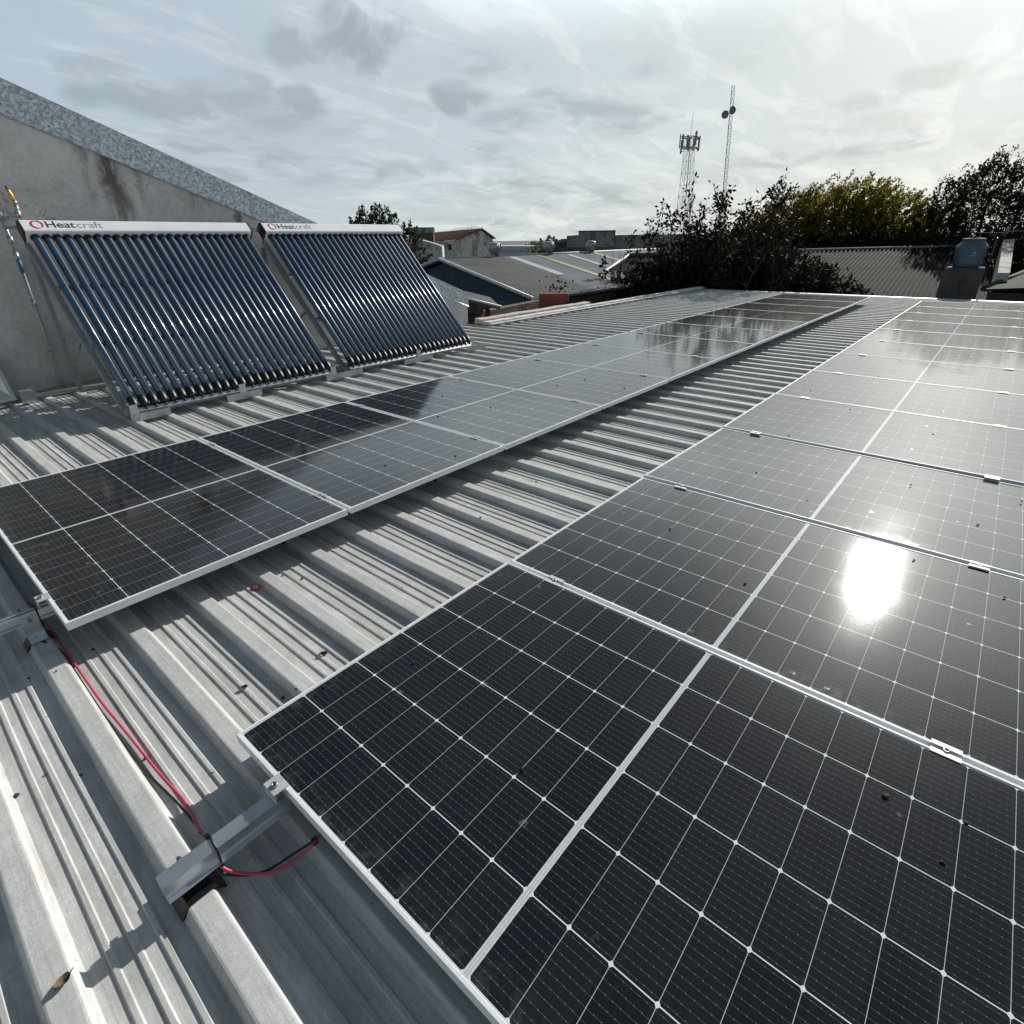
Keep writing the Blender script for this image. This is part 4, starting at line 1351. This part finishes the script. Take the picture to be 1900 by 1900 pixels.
# ------------------------------------------------------------------ fibre cement roof across the lane
fc = thing('fibre_cement_shed', 'shed with a dark corrugated fibre cement roof behind the shrub', 'building', (18, 4, -5))
# near slope: ridge from R0 to R1, eave below towards us
R0, R1 = Vector((19.2, 9.6, 0.62)), Vector((30.5, -0.35, 0.72))
E0, E1 = Vector((14.6, 9.3, -0.60)), Vector((18.7, -0.95, -0.62))
nu, nf = 84 * 6, 5
vs = []; fs = []
rows = []
for r in range(nf):
    f0, f1 = r / nf, (r + 1) / nf
    for (f, lift) in ((f0, 0.0), (f1 + 0.003, 0.005)):
        row = []
        for i in range(nu + 1):
            u = i / nu
            a = R0.lerp(R1, u); b_ = E0.lerp(E1, u)
            q = a.lerp(b_, f)
            q = q + Vector((0, 0, lift + 0.036 * math.sin(2 * math.pi * i / 6)))
            row.append(len(vs)); vs.append((q.x - 18, q.y - 4, q.z + 5))
        rows.append(row)
    a, b_ = rows[-2], rows[-1]
    for i in range(nu):
        fs.append((a[i], b_[i], b_[i + 1], a[i + 1]))
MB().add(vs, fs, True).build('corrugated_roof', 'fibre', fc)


def FC(x, y, z): return (x - 18, y - 4, z + 5)


m = MB(); m.tube([FC(*(R0 + Vector((0, 0, .03)))), FC(*(R1 + Vector((0, 0, .03))))], 0.06, 8); m.build('ridge_cap', 'greywall', fc)
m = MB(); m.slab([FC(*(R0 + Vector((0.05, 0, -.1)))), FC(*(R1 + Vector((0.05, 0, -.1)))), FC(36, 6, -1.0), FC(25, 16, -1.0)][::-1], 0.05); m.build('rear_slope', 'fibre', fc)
m = MB(); m.tube([FC(*(R0 + Vector((0, .06, .03)))), FC(*(E0 + Vector((0, .06, .03))))], 0.05, 6); m.build('barge_trim', 'palesheet', fc)
m = MB(); q = [E0 + Vector((.2, -.1, -.08)), E1 + Vector((.2, .1, -.08)), R1 + Vector((0, .1, -.1)), R0 + Vector((0, -.1, -.1))]
m.add([FC(p_.x, p_.y, p_.z) for p_ in q] + [FC(p_.x, p_.y, -5) for p_ in q], [(0, 1, 5, 4), (1, 2, 6, 5), (2, 3, 7, 6), (3, 0, 4, 7)])
m.build('wall', 'brownwall', fc)
# whitewashed end parapet that catches the light
wp = MB()
a0, a1 = Vector((27.6, -0.62, 0.98)), Vector((19.3, -0.93, 0.28))
sdv = Vector((0.45, -0.62, 0)).normalized() * 0.5
q = [a0, a1, a1 + Vector((0.12, -0.24, 0)), a0 + Vector((0.12, -0.30, 0.02))]
wp.add([tuple(p_) for p_ in q] + [(p_.x, p_.y, p_.z - 1.1) for p_ in q], [(0, 1, 2, 3), (0, 4, 5, 1), (1, 5, 6, 2), (2, 6, 7, 3), (3, 7, 4, 0), (7, 6, 5, 4)])
tag(wp.build('white_parapet', 'whitewash'), 'whitewashed sloping parapet behind the water tank', 'wall')

# ------------------------------------------------------------------ water tank on its block
TX, TY = 17.55, -0.33
bl = MB()
bl.prism([(-0.42, 0), (0.46, 0), (0.375, 5.47), (-0.365, 5.47)], 0, -0.35, 0.45)
o = bl.build('tank_block', 'darkconc', None, 0.015); o.location = (TX, TY, -5)
tag(o, 'dark rendered block carrying the grey blue water tank', 'block')
tk = thing('water_tank', 'grey blue plastic water tank with a conical shoulder and round lid', 'water tank', (TX, TY, 0.472))
m = MB().lathe([(0.235, 0.0), (0.258, 0.012), (0.272, 0.16), (0.274, 0.18), (0.279, 0.19), (0.302, 0.395), (0.309, 0.405), (0.309, 0.440), (0.300, 0.448), (0.215, 0.560), (0.205, 0.575)], 36)
m.build('tank_body', 'tank', tk)
m = MB().lathe([(0.222, 0.572), (0.224, 0.598), (0.205, 0.612), (0.06, 0.632), (0.055, 0.648), (0.0, 0.65)], 30)
m.build('lid', 'tank', tk)
# faint printed mark on the side facing the panels
m = MB()
lam = math.atan2(-1.27 - TY, -0.31 - TX)
rad = 0.2895


def onskin(a, z):
    r = 0.279 + (z - 0.19) / 0.205 * 0.023 + 0.0015
    aa = lam + a / rad
    return (r * math.cos(aa), r * math.sin(aa), z)


for (a0, a1, z0, z1) in ((-0.06, 0.02, 0.285, 0.292),):
    pass
vs = []; fs = []
for i in range(17):
    a = 2 * math.pi * i / 16
    for r in (0.018, 0.028):
        vs.append(onskin(0.075 + r * math.cos(a), 0.315 + r * math.sin(a)))
for i in range(16): fs.append((2 * i, 2 * i + 1, 2 * i + 3, 2 * i + 2))
m.add(vs, fs)
for k in range(8):
    m.add([onskin(0.14 - k * 0.020, 0.245), onskin(0.128 - k * 0.020, 0.245), onskin(0.128 - k * 0.020, 0.262), onskin(0.14 - k * 0.020, 0.262)], [(0, 1, 2, 3)])
m.build('printed_mark', 'tanklogo', tk)
rl = thing('tank_railing', 'thin dark guard rail round the water tank', 'railing', (TX + 0.1, TY - 0.1, 0.47))
m = MB()
for (x, y) in ((-0.28, 0.34), (-0.28, -0.30), (0.34, 0.34), (0.34, -0.30)):
    m.tube([(x, y, 0), (x, y, 0.42 if y > 0 else 0.62)], 0.010, 6)
m.build('post', 'rubber', rl)
m = MB()
for z in (0.14, 0.27):
    m.tube([(-0.28, -0.30, z), (0.34, -0.30, z), (0.34, 0.34, z)], 0.008, 6)
m.tube([(-0.28, -0.30, 0.60), (0.34, -0.30, 0.62)], 0.010, 6)
m.build('bar', 'rubber', rl)
wire = MB().tube(smooth_path([(17.7, -0.3, 1.20), (18.0, -0.75, 1.19), (18.3, -1.1, 1.22), (18.5, -1.45, 1.12)], 6), 0.012, 5)
tag(wire.build('roof_cable', 'rubber'), 'slack dark cable running right from the tank lid', 'cable')

dr = thing('dark_roof_shed', 'dark lean-to with a sheet roof at the right edge beyond the panels', 'building', (19, -1.8, -5))
m = MB()
q = [(18.0, -0.80, -0.03), (17.6, -3.6, 0.22), (22.5, -4.6, 0.62), (22.5, -1.7, 0.28)]
m.slab([(a - 19, b_ + 1.8, c + 5) for a, b_, c in q], 0.05)
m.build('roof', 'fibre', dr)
m = MB(); m.prism([(-0.95, 0.9), (-1.3, -2.1), (3.2, -2.6), (3.2, 0.0)], 2, 0, 4.9); m.build('wall', 'darkconc', dr)
m = MB(); m.tube([(-0.95, 1.02, 4.975), (3.45, 0.12, 5.30)], 0.06, 6); m.build('eave_edge', 'bark', dr)

# ------------------------------------------------------------------ telecom masts
tw = thing('lattice_tower', 'lattice telecom tower crowned with a ring of panel antennas', 'tower', (83, 36.6, -5))


def lattice(mb, h0, h1, w0, w1, nseg, r, lean=(0, 0), legs=4):
    def c(h):
        u = (h - h0) / (h1 - h0); wd = w0 + (w1 - w0) * u
        return [(wd / 2 * math.cos(a) + lean[0] * u, wd / 2 * math.sin(a) + lean[1] * u, h) for a in [math.pi / 4 + 2 * math.pi * k / legs for k in range(legs)]]
    for k in range(legs):
        mb.tube([c(h0)[k], c(h1)[k]], r, 5)
    for i in range(nseg):
        a, b_ = c(h0 + (h1 - h0) * i / nseg), c(h0 + (h1 - h0) * (i + 1) / nseg)
        for k in range(legs):
            mb.tube([a[k], b_[(k + 1) % legs]], r * 0.6, 4)
            mb.tube([a[(k + 1) % legs], b_[k]], r * 0.6, 4)
            mb.tube([b_[k], b_[(k + 1) % legs]], r * 0.5, 4)


m = MB()
lattice(m, 0, 18.4, 3.4, 1.3, 13, 0.028, (0.0, 0.75))
m.build('lattice', 'tower', tw)
cy_ = 0.75
ap = None
for k in range(9):
    a = 2 * math.pi * k / 9
    m = MB(); m.box(-0.06, 0.06, -0.11, 0.11, -0.8, 0.8)
    m.box(-0.35, -0.10, -0.04, 0.04, -0.6, -0.5); m.box(-0.35, -0.10, -0.04, 0.04, 0.5, 0.6)
    if ap is None: ap = m.mesh('antenna', 'antenna')
    o = link('antenna', ap, tw, (1.3 * math.cos(a), cy_ + 1.3 * math.sin(a), 17.7 + 0.35 * math.sin(k * 2.3)))
    o.rotation_euler = (0, 0, a)
m = MB()
for z in (17.1, 18.3):
    m.tube([(1.15 * math.cos(2 * math.pi * k / 12), cy_ + 1.15 * math.sin(2 * math.pi * k / 12), z) for k in range(13)], 0.05, 5, False)
    for k in range(4): m.tube([(0, cy_, z), (1.15 * math.cos(k * 1.57), cy_ + 1.15 * math.sin(k * 1.57), z)], 0.05, 4)
m.build('ring_frame', 'tower', tw)
m = MB().tube([(0, cy_, 18.3), (0, cy_ - 0.05, 21.0)], 0.025, 5); m.build('lightning_rod', 'tower', tw)
m = MB().tube([(0.1, 0.0, 0), (0.1, cy_, 18.3)], 0.05, 6); m.build('cable_ladder', 'tower', tw)

ms = thing('guyed_mast', 'tall slender lattice mast with two round dishes', 'mast', (83, 30.95, -5))
m = MB(); lattice(m, 0, 23.2, 0.50, 0.50, 26, 0.026, (0.0, 1.45), 3); m.build('lattice', 'tower', ms)
dm = None
for (dy, z) in ((0.75, 20.15), (1.85, 20.4)):
    pass
for (yo, zo, ang) in ((0.55, 20.2, 205), (-0.45, 20.55, 165)):
    m = MB().lathe([(0.0, 0.30), (0.38, 0.28), (0.44, 0.24), (0.44, 0.05), (0.32, -0.08), (0.0, -0.12)], 18)
    o = m.build('dish', 'antenna', ms, 0, (-0.45, 1.25 + yo, zo))
    o.rotation_euler = (0, math.radians(90), math.radians(ang))
m = MB()
for a, hh in ((0.4, 13), (2.5, 13), (4.6, 13), (0.4, 22), (2.5, 22), (4.6, 22)):
    m.tube([(0, 1.45 * hh / 23.2, hh), (16 * math.cos(a), 16 * math.sin(a), 0)], 0.006, 3)
m.build('guy_wire', 'tower', ms)

# ------------------------------------------------------------------ vegetation


def leaves_mesh(name, pts, dirs, size, mat, aspect=0.34):
    """one folded four-cornered leaf per point, each hanging along its direction"""
    n = len(pts)
    d = dirs / np.linalg.norm(dirs, axis=1, keepdims=True)
    rnd = rng.normal(size=(n, 3))
    s = np.cross(d, rnd); s /= np.linalg.norm(s, axis=1, keepdims=True)
    nn = np.cross(d, s)
    L_ = size[:, None]
    a = pts
    tip = pts + d * L_ + nn * L_ * 0.08
    l = pts + d * L_ * 0.45 + s * L_ * aspect + nn * L_ * 0.10
    r = pts + d * L_ * 0.45 - s * L_ * aspect + nn * L_ * 0.10
    mid = pts + d * L_ * 0.48
    V = np.stack([a, l, tip, r], 1).reshape(-1, 3)
    me = bpy.data.meshes.new(name)
    F = np.arange(n * 4).reshape(-1, 4)
    me.vertices.add(n * 4); me.vertices.foreach_set('co', V.astype(np.float32).ravel())
    me.loops.add(n * 4); me.loops.foreach_set('vertex_index', F.ravel().astype(np.int32))
    me.polygons.add(n)
    me.polygons.foreach_set('loop_start', np.arange(0, n * 4, 4, dtype=np.int32))
    me.polygons.foreach_set('loop_total', np.full(n, 4, dtype=np.int32))
    me.materials.append(MAT[mat])
    me.update(calc_edges=True)
    me.validate()
    return me


def bent(a, b, sag, n=7):
    a, b = np.array(a, float), np.array(b, float)
    u = np.linspace(0, 1, n)[:, None]
    off = rng.normal(size=3) * sag
    return a + (b - a) * u + np.sin(u * math.pi) * off


# the big shrub: many upright shoots, leaves along each
HY = np.array([1.6, 2.1, 2.8, 3.2, 3.7, 4.15, 4.6, 5.1, 5.55, 6.0, 6.4, 6.8, 7.15, 7.6, 8.1, 8.6, 9.1])
HZ = np.array([-0.5, 0.15, 0.50, 0.70, 0.95, 1.50, 1.50, 1.30, 1.55, 1.60, 1.75, 1.35, 1.05, 0.75, 0.45, 0.05, -0.4])
shr = thing('shrub', 'big dark leafy shrub with ragged sprigs beyond the roof end', 'shrub', (17.0, 5.3, -5))
P_, Dd, Sz = [], [], []
stems = MB()
SPRIG = [(4.15, 2.68), (4.32, 2.45), (4.0, 2.2), (5.05, 2.0), (5.55, 2.5), (5.75, 2.25), (5.3, 2.1), (6.42, 2.72), (6.3, 2.3), (7.1, 2.10), (7.3, 1.75), (6.75, 1.9), (4.55, 2.2), (5.95, 2.2), (7.75, 1.35), (8.3, 0.85), (4.85, 2.05), (4.25, 2.6), (5.45, 2.45), (6.9, 1.6), (8.6, 0.6)]


def spray(path, t0, nl, sl, rad, hang=-0.2):
    t_ = rng.uniform(t0, 1.0, nl) ** 0.9
    idx = t_ * (len(path) - 1)
    i0 = np.clip(idx.astype(int), 0, len(path) - 2); fr = (idx - i0)[:, None]
    p = path[i0] * (1 - fr) + path[i0 + 1] * fr
    ax = path[-1] - path[0]; ax /= np.linalg.norm(ax)
    side = rng.normal(size=(nl, 3)); side /= np.linalg.norm(side, axis=1, keepdims=True)
    P_.append(p + side * rng.uniform(0.01, rad, nl)[:, None])
    Dd.append(side * 0.9 + ax * 0.6 + np.array([0, 0, hang])); Sz.append(rng.uniform(0.65, 1.3, nl) * sl)


def shoot(tip, base, start, nl, sl, thick, ntw=5):
    """an arching stem with side twigs, leaves set along all of them"""
    path = bent(base, tip, 0.30, 9)
    stems.tube([tuple(q) for q in path], list(np.linspace(thick, 0.004, 9)), 5, False)
    spray(path, start, nl, sl, 0.10)
    L0 = np.linalg.norm(path[-1] - path[0])
    for k in range(ntw):
        u = rng.uniform(max(start, 0.35), 0.95)
        a = path[int(u * 8)]
        d = rng.normal(size=3); d[2] = abs(d[2]) * 0.8 + 0.35; d /= np.linalg.norm(d)
        ln = rng.uniform(0.22, 0.62) * (1.25 - 0.6 * u)
        tw = bent(a, a + d * ln, 0.06, 4)
        stems.tube([tuple(q) for q in tw], [0.007, 0.006, 0.004, 0.003], 4, False)
        spray(tw, 0.15, int(nl * 0.32), sl, 0.075)


for i in range(300):
    y = rng.uniform(1.7, 9.0)
    top = np.interp(y, HY, HZ) - rng.uniform(0, 1.0) ** 1.5 * 1.7
    x = 17.2 + rng.normal() * 0.75 - (y - 5.3) * 0.28
    x = max(x, 15.95)
    shoot((x, y, top), (x + rng.normal() * 0.3 + 0.3, y * 0.75 + 1.3 + rng.normal() * 0.4, -2.4), 0.30, 55, 0.14, 0.022, 6)
for i in range(220):
    y = rng.uniform(2.4, 8.6)
    top = min(np.interp(y, HY, HZ) - 0.3, 0.9) - rng.uniform(0, 1.2)
    x = max(17.6 + rng.normal() * 0.6 - (y - 5.3) * 0.28, 16.2)
    shoot((x, y, top), (x, y + rng.normal() * 0.5, -2.8), 0.2, 55, 0.16, 0.02, 5)
for (y, z) in SPRIG:
    x = 16.75 + rng.normal() * 0.3 - (y - 5.3) * 0.28
    dy = rng.normal() * 0.22
    shoot((x, y + dy * 0.4, z), (x + 0.3, y - dy * 2.2, -0.4), 0.55, 34, 0.125, 0.018, 7)
ctr = np.array([17.0, 5.3, -5])
pts = np.concatenate(P_) - ctr
keep = pts[:, 0] + 17.0 > 15.75
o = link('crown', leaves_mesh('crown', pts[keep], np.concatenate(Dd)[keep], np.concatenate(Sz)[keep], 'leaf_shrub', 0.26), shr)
stm = stems.mesh('stems', 'bark'); stm.transform(Matrix.Translation(-Vector(ctr)))
link('stems', stm, shr)
tr = MB()
for k in range(6):
    tr.tube([(rng.normal() * 0.15, rng.normal() * 0.4, 0), (rng.normal() * 0.3, rng.normal() * 1.0, 1.5), (rng.normal() * 0.4, (k - 2.5) * 0.9, 3.4)], [0.10, 0.07, 0.03], 6)
tr.build('trunk', 'bark', shr)


def tree(name, label, loc, blobs, nleaf, sl, mat, trunk_r, lean=(0, 0, 0.3), twig=0.35, group=None, density_edge=0.55, asp=0.30):
    """crown from ellipsoid leaf masses (centre, radii), scattered through the volume in small sprays"""
    t = thing(name, label, 'tree', loc, group)
    base = np.array(loc)
    vol = np.array([b[1][0] * b[1][1] * b[1][2] for b in blobs]); vol = vol ** 0.75; vol /= vol.sum()
    P, Dv, S = [], [], []
    limbs = MB()
    low = np.array([loc[0], loc[1], loc[2] + 2.4])
    limbs.tube([(0, 0, 0), (0.1, 0.05, 1.3), (0, 0, 2.5)], [trunk_r * 1.25, trunk_r, trunk_r * 0.8], 8)
    for b, vv in zip(blobs, vol):
        c, r = np.array(b[0], float), np.array(b[1], float)
        nspray = max(6, int(nleaf * vv / 26))
        q = bent(low, c, 0.4, 7) - base
        limbs.tube([tuple(k) for k in q], list(np.linspace(trunk_r * 0.55, 0.03, 7)), 6, False)
        for s in range(nspray):
            d = rng.normal(size=3); d /= np.linalg.norm(d)
            rr_ = rng.uniform(0.25, 1.0) ** density_edge
            cc = c + d * r * rr_ * (1 + 0.10 * rng.normal())
            ax = d * 0.6 + np.array(lean) + rng.normal(size=3) * 0.35
            ax /= np.linalg.norm(ax)
            ln = twig * rng.uniform(0.6, 1.5)
            nl = 26
            u = rng.uniform(0, 1, nl)[:, None]
            sd_ = rng.normal(size=(nl, 3))
            P.append(cc + ax * u * ln + sd_ * 0.10 * ln * (1.2 - u))
            Dv.append(ax * 0.8 + sd_ * 0.45)
            S.append(rng.uniform(0.7, 1.3, nl) * sl)
            if s % 5 == 0:
                limbs.tube([tuple(c + (cc - c) * 0.2 - base), tuple((c + cc) / 2 + rng.normal(size=3) * 0.1 - base), tuple(cc + ax * ln * 0.8 - base)], [0.03, 0.02, 0.006], 4, False)
    limbs.build('trunk', 'bark', t)
    link('crown', leaves_mesh('crown', np.concatenate(P) - base, np.concatenate(Dv), np.concatenate(S), mat, asp), t)
    return t


# autumn-yellow tree behind the fibre cement roof
bl_ = []
for (y, top, rx, rz) in ((10.5, 1.9, 1.2, 1.4), (9.4, 2.65, 1.3, 1.5), (8.3, 3.15, 1.3, 1.6), (7.1, 3.25, 1.4, 1.6), (5.9, 3.45, 1.5, 1.6), (4.7, 3.45, 1.4, 1.6), (3.6, 3.0, 1.3, 1.5), (2.7, 2.1, 1.1, 1.4), (8.6, 1.2, 1.5, 1.4), (6.5, 1.4, 1.9, 1.8), (4.4, 1.4, 1.9, 1.8), (2.9, 0.8, 1.5, 1.4)):
    bl_.append(((33.0 + rng.normal() * 0.5, y, top - rz), (1.6, rx, rz)))
tree('autumn_tree', 'broad domed tree with yellow green autumn foliage', (33, 6, -5), bl_, 120000, 0.10, 'leaf_yellow', 0.28, (-0.1, -0.55, 0.75), 0.34, None, 0.5)
# dark airy tree at the right edge
bl_ = []
for (y, top, ry, rz) in ((2.0, 2.5, 0.9, 1.1), (1.2, 3.35, 0.9, 1.1), (0.3, 3.75, 0.95, 1.1), (-0.7, 3.55, 0.95, 1.1), (-1.8, 3.4, 1.0, 1.2), (-3.0, 3.2, 1.2, 1.3), (1.0, 2.0, 1.3, 1.1), (-0.8, 2.1, 1.4, 1.2), (-2.6, 2.0, 1.5, 1.2), (1.8, 1.0, 1.4, 1.0), (-0.3, 0.9, 1.7, 1.2), (-2.6, 0.9, 1.8, 1.2), (-5.0, 2.8, 1.6, 1.5), (-5.0, 1.2, 1.8, 1.4)):
    bl_.append(((29.8 + rng.normal() * 0.5, y, top - rz), (1.3, ry, rz)))
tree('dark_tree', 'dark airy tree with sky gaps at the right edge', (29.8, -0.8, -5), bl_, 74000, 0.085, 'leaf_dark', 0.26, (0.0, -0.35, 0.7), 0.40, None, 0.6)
# dense dark hedge filling in below both trees
bl_ = []
for k in range(17):
    y = 10.5 - k * 0.95
    bl_.append(((31.2 + rng.normal() * 0.3, y, -0.7 + 0.25 * rng.normal()), (1.2, 1.0, 1.75)))
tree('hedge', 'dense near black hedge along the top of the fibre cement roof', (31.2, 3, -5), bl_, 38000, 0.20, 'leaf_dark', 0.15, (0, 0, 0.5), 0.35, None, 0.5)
# far green tree behind the second collector
bl_ = [((33.1, 43.0, 2.4), (1.6, 1.5, 1.25)), ((32.2, 43.6, 2.0), (1.3, 1.2, 1.1)), ((34.2, 41.9, 2.1), (1.2, 1.1, 1.2)), ((33.4, 42.5, 1.0), (2.0, 1.8, 1.4)), ((35.4, 40.9, 1.0), (0.9, 0.9, 1.4)), ((35.7, 40.5, 0.3), (0.9, 0.9, 1.2))]
tree('far_tree', 'green bushy tree top behind the far collector', (33.4, 42.5, -5), bl_, 8500, 0.22, 'leaf_far', 0.25, (0, 0, 0.6), 0.5)
bl_ = [((54.3, 40.9, -0.35), (1.2, 1.2, 0.9)), ((55.0, 40.2, -0.2), (0.9, 0.9, 0.8))]
tree('yellow_bush', 'small yellowish bush in front of the far parapet building', (54.5, 40.6, -5), bl_, 2600, 0.17, 'leaf_bush', 0.12, (0, 0, 0.5), 0.35)
# weeds on the brick pier
pw = []; dv = []
for k in range(38):
    pw.append((rng.normal() * 0.22 + 0.1, rng.normal() * 0.12, 0.30 + abs(rng.normal()) * 0.13)); dv.append(rng.normal(size=3) + np.array([0, 0, 0.8]))
wd = link('weeds', leaves_mesh('weeds', np.array(pw), np.array(dv), rng.uniform(0.05, 0.09, 38), 'leaf_shrub'), None, (9.74, 6.10, -0.14))
tag(wd, 'small leafy weeds growing on top of the red brick pier', 'plant')
tw_ = MB()
for k in range(4):
    a = (9.1 + k * 0.04, 6.5, -0.2)
    tw_.tube([a, (a[0] - 0.05 + 0.08 * k, a[1] - 0.02, 0.05), (a[0] - 0.12 + 0.12 * k, a[1], 0.33 - 0.05 * abs(k - 1.5))], [0.008, 0.006, 0.003], 5)
ts = tw_.build('dry_weed', 'bark'); tag(ts, 'thin dry weeds standing left of the brick pier', 'plant')
# distant belt of trees closing the horizon
pb = []; db = []
for k in range(9000):
    a = rng.uniform(math.radians(-20), math.radians(80)); r = rng.uniform(230, 300)
    pb.append((r * math.cos(a), r * math.sin(a), -5 + rng.uniform(0, 5.0) * (0.8 + 0.35 * math.sin(a * 23) + 0.2 * math.sin(a * 71)))); db.append(rng.normal(size=3))
bb_ = link('distant_trees', leaves_mesh('distant_trees', np.array(pb), np.array(db), rng.uniform(1.2, 2.4, 9000), 'leaf_far', 0.5))
tag(bb_, 'low hazy belt of trees along the horizon', 'trees', kind='stuff')
